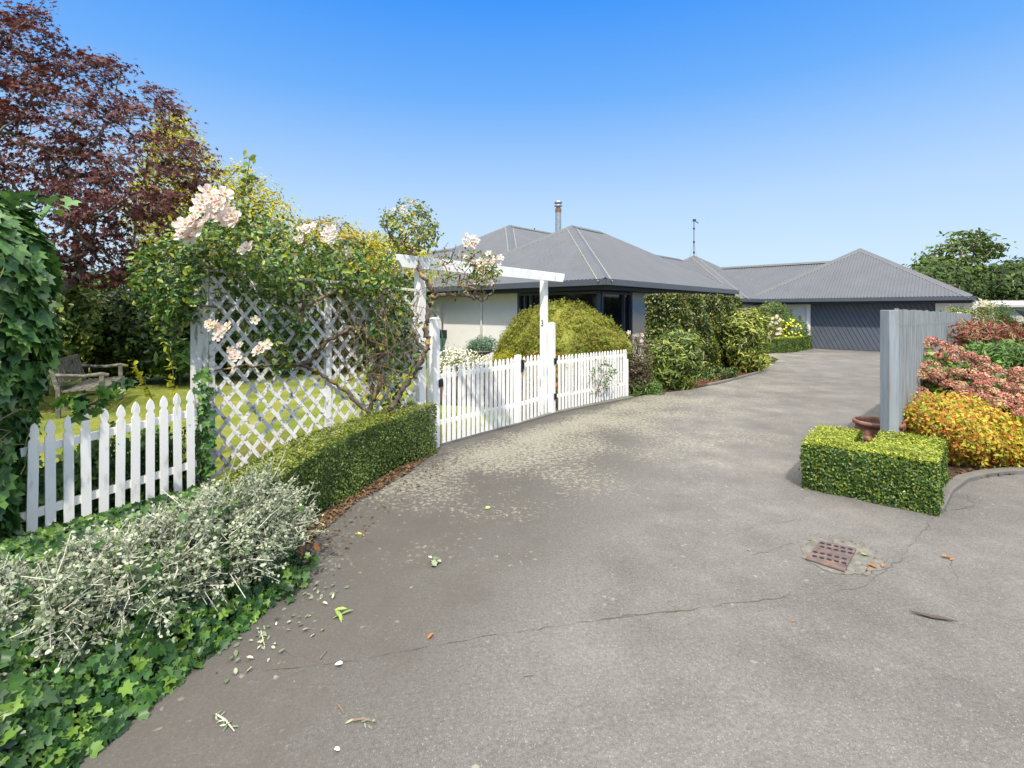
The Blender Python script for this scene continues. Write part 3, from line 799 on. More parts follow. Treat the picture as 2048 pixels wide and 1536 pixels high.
hm.tube([p3(hp - uu * .15, .5), p3(hp - vv * .4 - uu * .3, .25), p3(hp - vv * .9 - uu * .4, .03)], .012, 5)
hm.build('hose', M_hose, hr)

#PART2
# ================================================================== FENCES, GATES, PERGOLA
def picket_mesh(h, wd, th, fancy=True):
    """one picket standing on z = 0, turned top"""
    hw = wd / 2
    if fancy:
        prof = [(hw, 0), (hw, h - .135), (hw * .62, h - .120), (hw * .62, h - .108), (hw * .98, h - .088), (hw * .95, h - .06), (hw * .55, h - .022), (0, h)]
    else:
        prof = [(hw, 0), (hw, h - .085), (hw * .66, h - .075), (hw * .92, h - .055), (hw * .5, h - .02), (0, h)]
    pts = [(x, z) for x, z in prof] + [(-x, z) for x, z in reversed(prof[:-1])]
    n = len(pts)
    b = MB(); b.add([(x, -th / 2, z) for x, z in pts] + [(x, th / 2, z) for x, z in pts],
          [tuple(range(n)), tuple(range(2 * n - 1, n - 1, -1))] + [(i, n + i, n + (i + 1) % n, (i + 1) % n) for i in range(n)])
    me = bpy.data.meshes.new('picket'); me.from_pydata(b.v, [], b.f); me.materials.append(M_white); me.update()
    return me
def picket_run(parent, a, b_, n, h, wd, th, z0=(0, 0), fancy=False, proto=None, off=.03, side=1, z1=None):
    a = np.array(a, float); b_ = np.array(b_, float); d = (b_ - a); ang = math.atan2(d[1], d[0]); dn = d / np.linalg.norm(d)
    nr = np.array((dn[1], -dn[0])) * side
    me = proto or picket_mesh(h, wd, th, fancy)
    for i in range(n):
        t = (i + .5) / n; p = a + d * t + nr * off
        o = bpy.data.objects.new('picket', me); COL.objects.link(o); o.parent = parent
        zz = z0[0] + (z0[1] - z0[0]) * t
        o.location = Vector((p[0], p[1], zz)) - parent.location; 
        o.rotation_euler = (RS.normal() * .004, RS.normal() * .006, ang + RS.normal() * .01)
        if fancy: pass
        else: o.scale = (1, 1, (h - zz + RS.normal() * .003) / h if z1 is None else (z1 - zz) / h)
    return me
def rails(parent, a, b_, zs, hgt=.06, th=.03, z0=(0, 0)):
    for z in zs:
        m = MB(); m.bar(p3(np.array(a), z + z0[0]), p3(np.array(b_), z + z0[1]), th, hgt)
        m.build('rail', M_white, parent, bevel=.003)
# front-left picket fence with turned tops
fa, fb = U(40, 800, 3.70)[:2], U(392, 770, 4.70)[:2]
pf = thing('picket_fence', 'white picket fence with turned acorn tops half buried in ivy at the left', 'fence', p3(fa, 0))
picket_run(pf, fa, fb, 11, 1.0, .062, .018, fancy=True, z0=(-.09, .02))
rails(pf, fa, fb, (.78, .30), .065, .035, z0=(-.08, .02))
# trellis
PA = U(403, 540, 4.95)[:2]; PB = U(846, 600, 6.12)[:2]
tr = thing('rose_trellis', 'tall white diamond trellis fence with peeling paint under the climbing rose', 'trellis', p3(PA, 0))
td = (PB - PA) / np.linalg.norm(PB - PA); tn = np.array((td[1], -td[0])); TL = np.linalg.norm(PB - PA)
ztop = lambda s: 2.13 - .16 * s
lattice(PA + td * .06, PB - td * .05, lambda s: .07, ztop, 'trellis_panel', M_trellis, tr, .128, .036, .008, slope=1.38)
ang = math.atan2(td[1], td[0])
for s_, hh, wd in ((0, 2.23, .12), (.52, 2.08, .075)):
    m = MB(); q = PA + td * TL * s_ - tn * .035; m.box(p3(q, hh / 2), (wd, wd, hh), ang)
    m.build('post', M_oldwhite, tr, bevel=.006)
m = MB(); q = PA - td * .075 - tn * .02; m.box(p3(q, 1.05), (.035, .09, 2.1), ang); m.build('edge_board', M_oldwhite, tr, bevel=.003)
m = MB(); m.bar(p3(PA + td * .07, ztop(0) + .03), p3(PB - td * .06, ztop(1) + .03), .06, .03); m.build('top_rail', M_oldwhite, tr)
m = MB(); q = PA + td * TL * .52 + tn * .018; m.box(p3(q, 1.03), (.06, .012, 2.0), ang); m.build('cover_batten', M_trellis, tr)
m = MB(); q = PA + td * .09 + tn * .018; m.box(p3(q, 1.0), (.05, .012, 2.0), ang); m.build('cover_batten', M_trellis, tr)
# pergola arch
BA = np.array((-1.34, 5.80)); BB = np.array((.92, 8.9)); bdv = (BB - BA) / np.linalg.norm(BB - BA); bang = math.atan2(bdv[1], bdv[0])
bnr = np.array((bdv[1], -bdv[0]))
pg = thing('pergola_arch', 'white timber entrance arch over the gate carrying the number 3', 'pergola', p3(BA, 0))
m = MB(); zb0, zb1 = 2.26, 2.41
L = np.linalg.norm(BB - BA); side = [(0, zb1), (L, zb1), (L - .01, zb1 - .07), (L - .07, zb0), (.07, zb0), (.01, zb1 - .07)]
for sd_ in (0,):
    f0 = [p3(BA + bdv * s + bnr * .025, z) for s, z in side]; f1 = [p3(BA + bdv * s - bnr * .025, z) for s, z in side]; n = len(side)
    m.add(f0 + f1, [tuple(range(n - 1, -1, -1)), tuple(range(n, 2 * n))] + [(i, (i + 1) % n, n + (i + 1) % n, n + i) for i in range(n)])
m.build('beam', M_white, pg, bevel=.004)
P1 = BA + bdv * .42; P2 = U(1093, 600, 8.58)[:2]
for q in (P1, P2):
    m = MB(); qq = q - bnr * .052; m.box(p3(qq, 1.19 if q is P1 else 1.19), (.11, .10, 2.38), bang); m.build('post', M_white, pg, bevel=.006)
# gate posts standing beside the arch posts
g0 = U(867, 700, 6.42)[:2]; g2 = U(1103.5, 700, 8.50)[:2]
for q, h_, wd in ((g0, 1.64, .115), (g2, 1.53, .095)):
    m = MB(); a_ = bang; m.box(p3(q, h_ / 2), (wd, wd, h_), a_); m.lathe([(wd * .70, 0), (wd * .70, .012), (0, .03)], tuple(p3(q, h_ + .001)), 4)
    m.build('gate_post', M_white, pg, bevel=.004)
# number 3 (lettering)
tcv = bpy.data.curves.new('house_number', 'FONT'); tcv.body = '3'; tcv.size = .15; tcv.extrude = .004; tcv.align_x = 'CENTER'; tcv.align_y = 'CENTER'
tob = bpy.data.objects.new('number_tmp', tcv); COL.objects.link(tob)
bpy.context.view_layer.update()
me3 = bpy.data.meshes.new_from_object(tob.evaluated_get(bpy.context.evaluated_depsgraph_get()))
me3.name = 'house_number'; bpy.data.objects.remove(tob); me3.materials.clear()
tob = link('house_number', me3, M_black, pg)
c3 = P2 - bnr * .052 + bnr * .056
tob.scale = (.8, 1, 1)
tob.location = Vector(p3(P2 - bnr * .052 - bdv * .056 + bnr * .002, 1.535)) - pg.location
tob.rotation_euler = (R(90), 0, math.atan2(bnr[1], bnr[0]))
# picket gates
ga0 = G(879, 891)[:2]; ga1 = G(1034, 848)[:2]; gb1 = G(1100, 827)[:2]
def hinge(parent, p, a_, z):
    m = MB(); m.box(p3(np.array(p), z), (.075, .02, .10), a_); m.lathe([(.014, -.05), (.014, .05)], tuple(p3(np.array(p), z)), 8)
    m.build('hinge', M_black, parent, bevel=.004)
gt = thing('picket_gate', 'wide white picket gate leaf hinged on the trellis side of the arch', 'gate', p3(ga0, 0), 'white picket gates')
gpm = picket_run(gt, ga0 + (ga1 - ga0) * .0, ga1 - (ga1 - ga0) * .02, 17, 1.04, .052, .018, z0=(.02, .02))
gdv = (ga1 - ga0) / np.linalg.norm(ga1 - ga0); gan = math.atan2(gdv[1], gdv[0]); gnr = np.array((gdv[1], -gdv[0]))
rails(gt, ga0 - gdv * .03, ga1, (.30, .90), .06, .032)
m = MB(); m.box(p3(ga0 - gdv * .035 , .52), (.05, .045, 1.02), gan); m.build('stile', M_white, gt, bevel=.003)
m = MB(); m.box(p3(ga1 + gnr * .02, .525), (.095, .07, 1.09), gan); m.build('stile', M_white, gt, bevel=.005)
hinge(gt, g0 + bdv * .07 + bnr * .06, bang, .82)
# latch
m = MB(); lc = ga1 + gdv * .03 + gnr * .07
pts = [(-.05, 0)] + [(.075 * math.cos(a_) , .10 * math.sin(a_)) for a_ in np.linspace(-math.pi / 2, math.pi / 2, 10)] + [(-.05, .10), (-.05, -.10)]
pts = [(.0, -.10)] + [(.07 * math.cos(a_), .10 * math.sin(a_)) for a_ in np.linspace(-math.pi / 2 + .1, math.pi / 2 - .1, 10)] + [(0, .10)]
f0 = [p3(lc + gdv * s, .90 + t) for s, t in pts]; f1 = [p3(lc + gdv * s - gnr * .03, .90 + t) for s, t in pts]; n = len(pts)
m.add(f0 + f1, [tuple(range(n - 1, -1, -1)), tuple(range(n, 2 * n))] + [(i, (i + 1) % n, n + (i + 1) % n, n + i) for i in range(n)])
lo = m.build('latch', M_black, gt)
m = MB(); m.tube([p3(lc + gnr * .012, 1.0), p3(lc + gdv * .05 + gnr * .02, .975), p3(lc + gdv * .055 + gnr * .02, .95)], .012, 6); m.build('latch_lever', M_rustring, lo)
gt2 = thing('picket_gate', 'narrow white picket gate leaf between the latch and the numbered post', 'gate', p3(ga1, 0), 'white picket gates')
picket_run(gt2, ga1 + gdv * .09, gb1 - gdv * .02, 8, 1.04, .052, .018, z0=(.02, .02), proto=gpm)
rails(gt2, ga1 + gdv * .07, gb1 + gdv * .04, (.30, .90), .06, .032)
m = MB(); m.box(p3(gb1 + gdv * .02, .52), (.05, .045, 1.03), gan); m.build('stile', M_white, gt2, bevel=.003)
for z in (.30, .90): hinge(gt2, g2 + bnr * .055 + bdv * .03, bang, z)
# picket fence to the right of the arch
pf2 = thing('picket_fence', 'plain white picket fence right of the arch under the laceleaf maple', 'fence', p3(g2, 0))
f0_, f1_ = G(1113, 824)[:2], G(1252, 795)[:2]
picket_run(pf2, f0_, f1_, 24, 1.0, .050, .018, z0=(.01, .01), z1=.98)
rails(pf2, f0_, f1_, (.28, .86), .055, .03)
m = MB(); m.box(p3(f1_, .39), (.07, .07, .78), .7); m.build('end_post', M_white, pf2, bevel=.004)
# grey board fence on the right
FP = np.array((4.06, 5.38)); FD = np.array((.70, .714))
gf = thing('board_fence', 'blue grey weathered board fence with thick end post beside the hydrangea', 'fence', p3(FP, 0))
m = MB(); m.box(p3(FP, .88), (.115, .12, 1.76), R(8)); m.build('post', M_postwood, gf, bevel=.006)
base = FP + np.array((.085, .02)); nb = 96; fend = np.array((13.75, 15.0)); fdv = fend - base; fl_ = np.linalg.norm(fdv); fdv /= fl_; fn = np.array((fdv[1], -fdv[0]))
fang = math.atan2(fdv[1], fdv[0]); k = 0; s_ = 0
while s_ < fl_ and k < 99:
    wd = .137; h_ = 1.77 - .115 * (s_ / fl_) + RS.normal() * .006
    m = MB(); q = base + fdv * (s_ + wd / 2) + fn * (.004 if k % 2 else 0.0)
    m.box(p3(q, h_ / 2 + .0), (wd + .012, .02, h_), fang + RS.normal() * .01); m.build('board', M_fencewood, gf); s_ += wd + .002; k += 1
m = MB()
for z in (.35, 1.5): m.bar(p3(base - fn * .04, z), p3(fend - fn * .04, z - .1), .04, .09)
m.build('rail', M_fencewood, gf)
# nail heads
m = MB()
for i in range(60):
    q = base + fdv * (i * .139 + .07) + fn * .026; z = 1.60 - .10 * i / 60 + RS.normal() * .003; m.box(p3(q, z), (.02, .006, .012), fang)
m.build('nail_heads', M_steel, gf)
# far paling fence
pa, pb = U(1945, 640, 20.5)[:2], U(2110, 640, 21.5)[:2]
pl = thing('paling_fence', 'pale timber paling fence in front of the shed at the far right', 'fence', p3(pa, 0))
m = MB(); d = pb - pa; n_ = 38; dn = d / np.linalg.norm(d)
for i in range(n_): m.box(p3(pa + d * (i + .5) / n_, .73), (.078, .02, 1.46 + RS.normal() * .006), math.atan2(d[1], d[0]))
m.build('palings', M_palings, pl)
m = MB(); nrm_ = np.array((dn[1], -dn[0]))
for z in (1.33, 1.08): m.bar(p3(pa + nrm_ * .035, z), p3(pb + nrm_ * .035, z), .04, .07)
m.build('rail', M_palings, pl)
# ------------------------------------------------------------------ shed and sail
sh_ = thing('shed', 'low pale shed behind the paling fence at the far right', 'shed', (30, 31, 0))
s0 = U(1952, 607, 30)[:2]; m = MB(); m.prism([s0, s0 + np.array((14, 1)), s0 + np.array((13.5, 7)), s0 + np.array((-.5, 6))], 0, 1.95); m.build('wall', M_shed, sh_)
m = MB(); m.add([(s0[0] - .4, s0[1] - .4, 1.98), (s0[0] + 14.5, s0[1] + .6, 1.98), (s0[0] + 14, s0[1] + 8, 2.6), (s0[0] - .8, s0[1] + 6.6, 2.6),
     (s0[0] - .4, s0[1] - .4, 2.12), (s0[0] + 14.5, s0[1] + .6, 2.12), (s0[0] + 14, s0[1] + 8, 2.74), (s0[0] - .8, s0[1] + 6.6, 2.74)],
     [(0, 3, 2, 1), (4, 5, 6, 7), (0, 1, 5, 4), (1, 2, 6, 5), (2, 3, 7, 6), (3, 0, 4, 7)]); m.build('roof', M_shedroof, sh_)
m = MB(); a_, b_, c_ = U(2032, 620, 24), U(2075, 627, 24), U(2075, 655, 24); e_v = np.array((0, .05, 0))
m.add([a_, b_, c_, a_ + e_v, b_ + e_v, c_ + e_v], [(0, 1, 2), (5, 4, 3), (0, 3, 4, 1), (1, 4, 5, 2), (2, 5, 3, 0)])
tag(m.build('shade_sail', M_sail), 'black cloth shade sail corner in front of the shed', 'shade sail')
# ------------------------------------------------------------------ bench
bn = thing('garden_bench', 'weathered grey slatted timber bench with arms on the lawn', 'bench', (-7.2, 9.2, 0))
F1 = np.array((-6.93, 8.45)); F2 = np.array((-7.75, 9.9)); bl = F2 - F1; bL = np.linalg.norm(bl); bl /= bL; bb = np.array((-bl[1], bl[0])); bba = math.atan2(bl[1], bl[0])
if bb[0] > 0: bb = -bb
B1, B2 = F1 + bb * .56, F2 + bb * .56
for q, h_ in ((F1, .66), (F2, .66), (B1, .92), (B2, .92)):
    m = MB()
    if h_ > .7: m.bar(p3(q, 0), p3(q, .45), .06, .06, up=(bb[0], bb[1], 0)); m.bar(p3(q, .445), p3(q + bb * .12, h_), .055, .06, up=(bb[0], bb[1], 0))
    else: m.bar(p3(q, 0), p3(q, h_), .065, .065, up=(bb[0], bb[1], 0))
    m.build('leg', M_bench, bn, bevel=.005)
m = MB()
for i in range(6):
    o_ = bb * (-.02 + i * .098); m.bar(p3(F1 + o_ - bl * .02, .45 - .006 * i), p3(F2 + o_ + bl * .02, .45 - .006 * i), .083, .022)
m.build('seat', M_bench, bn, bevel=.003)
m = MB()
for z, t in ((.52, .03), (.89, .11)): m.bar(p3(B1 + bb * t, z), p3(B2 + bb * t, z), .035, .075)
for i in range(17):
    q = B1 + (B2 - B1) * (i + .8) / 17.6; m.bar(p3(q + bb * .035, .54), p3(q + bb * .108, .87), .05, .016, up=(bb[0], bb[1], 0))
m.build('backrest', M_bench, bn, bevel=.002)
for q, r_ in ((F1, B1), (F2, B2)):
    m = MB(); m.tube([p3(q - bb * .09, .66), p3(q, .685), p3(q + bb * .25, .665), p3(r_ + bb * .06, .70)], [.03, .034, .028, .03], 8); m.build('armrest', M_bench, bn)
    m = MB(); m.bar(p3(q, .14), p3(r_, .14), .03, .05); m.build('stretcher', M_bench, bn)
m = MB(); m.bar(p3(F1, .40), p3(F2, .40), .03, .07); m.build('apron', M_bench, bn)
# ------------------------------------------------------------------ pot, bowl, drain
pc = U(1757, 845, 5.72); pot = thing('plant_pot', 'large round terracotta pot filled with water inside the clipped box hedge', 'pot', (pc[0], pc[1], 0))
m = MB(); m.lathe([(.0, .01), (.14, .01), (.18, .08), (.225, .20), (.24, .33), (.222, .42), (.222, .445), (.245, .455), (.252, .475), (.245, .495), (.228, .50), (.218, .49), (.205, .46), (.205, .40)], (pc[0], pc[1], 0), 40)
m.build('pot_body', M_terracotta, pot, smooth=True)
m = MB(); m.lathe([(.206, .45), (.0, .452)], (pc[0], pc[1], 0), 30); m.build('pot_filling', M_potsoil, pot)
for a_ in (-1.9, -1.2, -2.6):
    m = MB(); m.lathe([(.0, -.045), (.03, -.03), (.045, 0), (.03, .03), (0, .045)], (pc[0] + .225 * math.cos(a_), pc[1] + .225 * math.sin(a_), .31), 10)
    m.build('pot_ornament', M_terracotta, pot, smooth=True)
bp = U(957, 703, 10.6); bw = thing('garden_bowl', 'shallow stone bowl on a pedestal holding succulents behind the gate', 'garden bowl', (bp[0], bp[1], 0))
m = MB(); m.lathe([(.16, 0), (.16, .04), (.07, .1), (.06, bp[2] - .12), (.12, bp[2] - .08), (.30, bp[2] - .01), (.32, bp[2] + .03), (.28, bp[2] + .03), (.1, bp[2] - .03), (0, bp[2] - .03)], (bp[0], bp[1], 0), 28); m.build('bowl_body', M_bowl, bw, smooth=True)
dc = [G(1640, 1086), G(1713, 1102), G(1689, 1148), G(1611, 1122)]
drn = thing('drain_cover', 'rusty perforated iron drain cover set in cracked concrete in the drive', 'drain cover', p3(np.mean(dc, axis=0)[:2], 0))
cen = np.mean(dc, axis=0)
m = MB(); cpts = [G(1600, 1090), G(1625, 1075), G(1680, 1082), G(1735, 1095), G(1772, 1118), G(1765, 1138), G(1735, 1150), G(1690, 1152), G(1640, 1140), G(1605, 1118)]
vs = []; fs = []
ccv = []
for i, p in enumerate(cpts):
    q = cpts[(i + 1) % len(cpts)]
    for t in range(4): ccv.append((p + (q - p) * t / 4)[:2] + RS.normal(size=2) * .008)
m.prism(ccv, .0045, .0085); m.build('concrete_collar', M_drainconc, drn)
m = MB(); m.prism([p[:2] for p in (dc[3], dc[2], dc[1], dc[0])], .009, .020); plate = m.build('plate', M_rustplate, drn, bevel=.002)
m = MB(); e1 = (dc[1] - dc[0])[:2]; e2 = (dc[3] - dc[0])[:2]
for j, row in enumerate((.12, .30, .62, .82)):
    for i in range(5):
        if (j, i) in ((1, 2), (1, 3), (1, 4), (1, 1)) and RS.rand() < .6: continue
        q = dc[0][:2] + e1 * (.14 + .19 * i + (.03 if j % 2 else -.03)) + e2 * row
        m = MB(); m.lathe([(.0165, 0), (.0165, .0012), (0, .0012)], (q[0], q[1], .0202), 12); m.build('drain_hole', M_black, plate)

# ================================================================== PLANTS
def sticks_from(g, name, mat, par, keep=None, sides=5):
    A, B, ra, rb = g
    return sticks(name, A, B, ra, rb, mat, par, sides)
def bush(name, label, cat, poly, Y0, dY, ncl, k, sig, tmpl, size, mat, bark, ground=None, group=None, flat=.7, rt=.003, droop=.3, trunk=None, core=True, front=.45, rmax=.03, fol='foliage', ninner=None, extra=0):
    P, N = crown_pts(poly, ncl, Y0, dY, front)
    P[:, 2] = np.maximum(P[:, 2], .03)
    if ground is None:
        xs = [p[0] for p in poly]; gx = ((min(xs) + max(xs)) / 2 - 1024) / 1000 * Y0; ground = (gx, Y0)
    t = thing(name, label, cat, (ground[0], ground[1], 0), group)
    Q, M = cluster(P, N, k, sig, flat)
    Q[:, 2] = np.maximum(Q[:, 2], .015)
    leaves(fol, Q, M, size, tmpl, mat, t, droop=droop)
    if trunk is None:
        trunk = [(ground[0], ground[1], 0), (ground[0], ground[1], .15 + .12 * max(P[:, 2]))]
    ni = ninner or min(len(P), 260)
    sticks_from(grow(trunk, P[RS.permutation(len(P))[:ni]], rt, rmax), 'branches', bark, t)
    return t, P, N
def hedge(name, label, path, w_, h_, n, tmpl, size, mat, mattop=None, parent=None, group=None, cat='hedge', z0=0, closed_end=True, jit=.02, topn=None, h1=None, lump=.025):
    """clipped hedge along a path (xy points); leaves over sides, top and ends round an inner mass"""
    path = [np.array(p, float) for p in path]
    seg = [np.linalg.norm(path[i + 1] - path[i]) for i in range(len(path) - 1)]; Ltot = sum(seg); cum = np.concatenate([[0], np.cumsum(seg)])
    h1 = h1 or h_
    def at(s):
        s = np.clip(s, 0, Ltot); i = np.clip(np.searchsorted(cum, s, 'right') - 1, 0, len(seg) - 1)
        Pa = np.array(path)[i]; Pb = np.array(path)[i + 1]; t = ((s - cum[i]) / np.array(seg)[i])[:, None]
        d = (Pb - Pa) / np.linalg.norm(Pb - Pa, axis=1, keepdims=True)
        return Pa + (Pb - Pa) * t, d, np.stack([d[:, 1], -d[:, 0]], 1)
    t = thing(name, label, cat, (path[0][0], path[0][1], 0), group) if parent is None else parent
    hw = w_ / 2
    def lumps(x, y, z): return lump * (np.sin(x * 5.1 + y * 3.3 + z * 4) + np.sin(x * 11.3 - y * 8.1 + z * 9.7) * .5)
    aS, aT, aE = 2 * Ltot * h_, Ltot * w_, 2 * w_ * h_; A_ = aS + aT + aE
    nS, nT, nE = int(n * aS / A_), int(n * aT / A_), int(n * aE / A_)
    H = lambda s: h_ + (h1 - h_) * s / Ltot
    s = RS.uniform(0, Ltot, nS); sg = RS.choice([-1, 1], nS); z = RS.uniform(0, 1, nS) * H(s); c, d, nn = at(s)
    dep = jit * np.abs(RS.normal(size=nS)) * -1 + RS.rand(nS) * .012
    xy = c + nn * (sg * (hw + dep))[:, None]; P = np.column_stack([xy, z]); N = np.column_stack([nn * sg[:, None], np.full(nS, .25)])
    P[:, :2] += nn * (lumps(P[:, 0], P[:, 1], P[:, 2]) * sg)[:, None]
    stray = RS.rand(nS) < .02; P[stray, :2] += (nn * sg[:, None])[stray] * RS.uniform(.01, .045, (stray.sum(), 1))
    Ps, Ns = [P], [N]
    if closed_end:
        sg = RS.choice([0, 1], nE); s = sg * Ltot; c, d, nn = at(s.astype(float)); q = RS.uniform(-hw, hw, nE); z = RS.uniform(0, 1, nE) * H(s)
        dirn = d * (sg * 2 - 1)[:, None]; xy = c + nn * q[:, None] + dirn * (-jit * np.abs(RS.normal(size=nE)) + .005)[:, None]
        Ps.append(np.column_stack([xy, z])); Ns.append(np.column_stack([dirn, np.full(nE, .25)]))
    P = np.vstack(Ps); N = np.vstack(Ns) + RS.normal(size=(len(P), 3)) * .5
    # inner mass
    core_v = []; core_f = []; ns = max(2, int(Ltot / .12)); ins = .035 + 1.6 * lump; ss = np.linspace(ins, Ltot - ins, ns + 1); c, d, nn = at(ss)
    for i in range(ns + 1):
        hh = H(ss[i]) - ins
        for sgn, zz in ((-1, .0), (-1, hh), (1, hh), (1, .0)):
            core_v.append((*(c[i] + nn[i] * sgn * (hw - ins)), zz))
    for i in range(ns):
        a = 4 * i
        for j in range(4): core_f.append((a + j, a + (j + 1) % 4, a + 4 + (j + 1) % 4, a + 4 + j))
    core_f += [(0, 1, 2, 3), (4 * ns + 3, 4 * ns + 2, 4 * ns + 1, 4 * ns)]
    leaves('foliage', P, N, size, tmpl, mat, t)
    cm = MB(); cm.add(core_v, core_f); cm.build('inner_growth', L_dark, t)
    s = RS.uniform(0, Ltot, topn or nT); c, d, nn = at(s); q = RS.uniform(-1, 1, len(s)) * (hw + .01)
    z = H(s) - jit * np.abs(RS.normal(size=len(s))) * .8 + RS.rand(len(s)) * .018 + lumps(c[:, 0], c[:, 1], 0 * s) * .4
    st_ = RS.rand(len(s)) < .03; z[st_] += RS.uniform(.01, .05, st_.sum())
    xy = c + nn * q[:, None]; leaves('top_growth', np.column_stack([xy, z]), np.column_stack([RS.normal(size=(len(s), 2)) * .45, np.ones(len(s))]), size, tmpl, mattop or mat, t)
    return t

# --- box hedge along the trellis
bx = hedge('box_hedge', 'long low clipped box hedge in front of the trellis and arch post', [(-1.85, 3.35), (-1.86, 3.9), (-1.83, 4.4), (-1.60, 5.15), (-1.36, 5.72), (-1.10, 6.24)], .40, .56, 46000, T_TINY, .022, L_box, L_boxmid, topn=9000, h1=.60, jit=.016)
# --- square lime box hedge on the right, open at the back round the pot
hexA, hexB, hexC, hexD = np.array((2.85, 4.93)), np.array((3.63, 4.26)), np.array((4.38, 5.06)), np.array((3.52, 5.70))
wq_ = .36; ee = (hexB - hexA) / np.linalg.norm(hexB - hexA); ff = (hexC - hexB) / np.linalg.norm(hexC - hexB)
lb_ = thing('box_hedge', 'chunky square clipped lime green box hedge around the terracotta pot', 'hedge', (3.3, 4.8, 0))
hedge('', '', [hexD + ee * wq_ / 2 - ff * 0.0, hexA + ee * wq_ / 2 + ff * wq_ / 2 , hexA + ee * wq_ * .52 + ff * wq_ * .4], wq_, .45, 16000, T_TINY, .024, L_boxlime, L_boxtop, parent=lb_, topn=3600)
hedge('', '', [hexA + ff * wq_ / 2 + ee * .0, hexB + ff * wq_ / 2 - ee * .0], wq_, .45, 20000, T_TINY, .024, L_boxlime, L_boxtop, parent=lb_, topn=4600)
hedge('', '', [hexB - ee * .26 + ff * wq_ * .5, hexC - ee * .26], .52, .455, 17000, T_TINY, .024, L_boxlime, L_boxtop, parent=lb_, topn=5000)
# --- tall hedge block against the house
th = hedge('tall_hedge', 'tall square clipped hedge block against the shaded house wall', [(3.80, 12.72), (6.75, 15.75)], .95, 2.18, 30000, T_OVAL, .075, L_beech, L_beech, jit=.06, topn=3500, lump=.05)
# --- low curved hedge by the garage
hedge('low_hedge', 'low curved clipped hedge running up to the garage door', [(10.0, 20.75), (10.9, 20.85), (11.7, 21.2), (12.7, 22.15), (13.62, 23.1)], .4, .62, 16000, T_TINY, .045, L_boxlime, L_boxtop, jit=.02)

# --- climbing rose
rose_polys = [
 ([(262,520),(300,500),(345,478),(395,470),(405,560),(400,600),(385,650),(355,640),(340,690),(325,640),(300,625),(265,565)], 4.75, .35, 210, 9),
 ([(330,470),(400,425),(455,440),(520,450),(575,465),(600,520),(640,560),(560,590),(480,585),(420,560),(360,530)], 5.05, .45, 290, 9),
 ([(440,430),(480,415),(540,425),(580,450),(590,470),(520,470),(450,450)], 5.2, .35, 40, 5),
 ([(575,480),(620,465),(680,470),(740,500),(780,520),(800,575),(740,600),(650,590),(590,570)], 5.6, .40, 200, 9),
 ([(450,570),(560,580),(640,580),(620,640),(600,700),(560,770),(500,700),(470,640)], 5.25, .22, 115, 8),
 ([(640,580),(800,580),(830,640),(800,690),(770,760),(720,740),(700,680),(650,640)], 5.75, .25, 190, 8),
 ([(800,680),(840,640),(845,700),(800,790),(770,820),(740,790)], 5.95, .2, 55, 6),
 ([(720,760),(790,780),(760,850),(715,840)], 5.9, .15, 20, 5),
]
rs = thing('climbing_rose', 'large climbing rose with blush white blooms sprawling over the trellis and arch', 'rose', (*U(735, 800, 5.85)[:2], 0))
allP = []; allN = []; kk = []
for poly, Y0, dY, n, k in rose_polys:
    P, N = crown_pts(poly, n, Y0, dY, .7); Q, M = cluster(P, N, k, .052, .8); allP.append(Q); allN.append(M); kk.append(P)
Q = np.vstack(allP); M = np.vstack(allN)
leaves('foliage', Q, M, .056, T_OVAL, L_rose, rs, droop=.5, var=.4)
cent = np.vstack(kk)
tk = [p3(U(742, 850, 5.9)[:2], .05), U(742, 800, 5.85), U(748, 740, 5.85), U(752, 700, 5.8)]
A, B, ra, rb = grow(tk, cent[RS.permutation(len(cent))[:520]], .0021, .028, .40, .5)
sticks('canes', A, B, ra, rb, M_twig, rs)
# extra bare twigs in the tangle
tw = np.vstack([crown_pts([(560,560),(830,570),(850,640),(800,760),(700,760),(600,720)], 230, 5.65, .22, 1)[0], crown_pts([(640,600),(760,620),(780,800),(700,800)], 110, 5.75, .15, 1)[0]])
dr = RS.normal(size=(len(tw), 3)) * np.array((.10, .05, .16)); sticks('dead_twigs', tw - dr, tw + dr, .0034, .002, M_twig, rs)
def limb(pts, r0, r1, mat=M_lichenbark, name='limb', par=None):
    """gnarled limb through px/Y points"""
    P = [U(*p) for p in pts]; out = []
    for i in range(len(P) - 1):
        for t in range(6): out.append(P[i] + (P[i + 1] - P[i]) * t / 6 + RS.normal(size=3) * .010)
    out.append(P[-1]); n = len(out); rad = [(r0 + (r1 - r0) * i / n) * RS.uniform(.8, 1.22) for i in range(n)]
    m = MB(); m.tube(out, rad, 9); return m.build(name, mat, par, smooth=True)
limb([(762,870,5.75),(770,840,5.75),(790,800,5.8),(820,755,5.85),(845,718,5.85),(856,690,5.9),(852,650,5.95),(858,610,6.0),(872,588,6.0)], .038, .029, par=rs)
limb([(872,590,6.0),(858,570,6.0),(840,545,6.0),(828,520,6.05),(815,500,6.1)], .026, .012, par=rs)
limb([(866,592,6.0),(900,590,5.95),(940,592,5.9),(965,600,5.9),(985,585,5.9),(992,560,5.9)], .026, .008, par=rs)
limb([(560,728,5.3),(600,730,5.35),(620,720,5.4),(660,680,5.5),(700,656,5.55),(730,660,5.6),(752,690,5.65),(765,720,5.7),(765,760,5.7),(748,800,5.75)], .020, .028, par=rs)
limb([(500,700,5.1),(540,715,5.2),(580,725,5.25),(620,735,5.4),(660,760,5.5),(700,790,5.6),(740,830,5.7)], .013, .022, par=rs)
limb([(430,740,5.0),(500,733,5.05),(560,728,5.2)], .008, .014, par=rs)
limb([(845,700,5.9),(820,660,5.85),(790,640,5.8),(750,640,5.8)], .02, .008, par=rs)
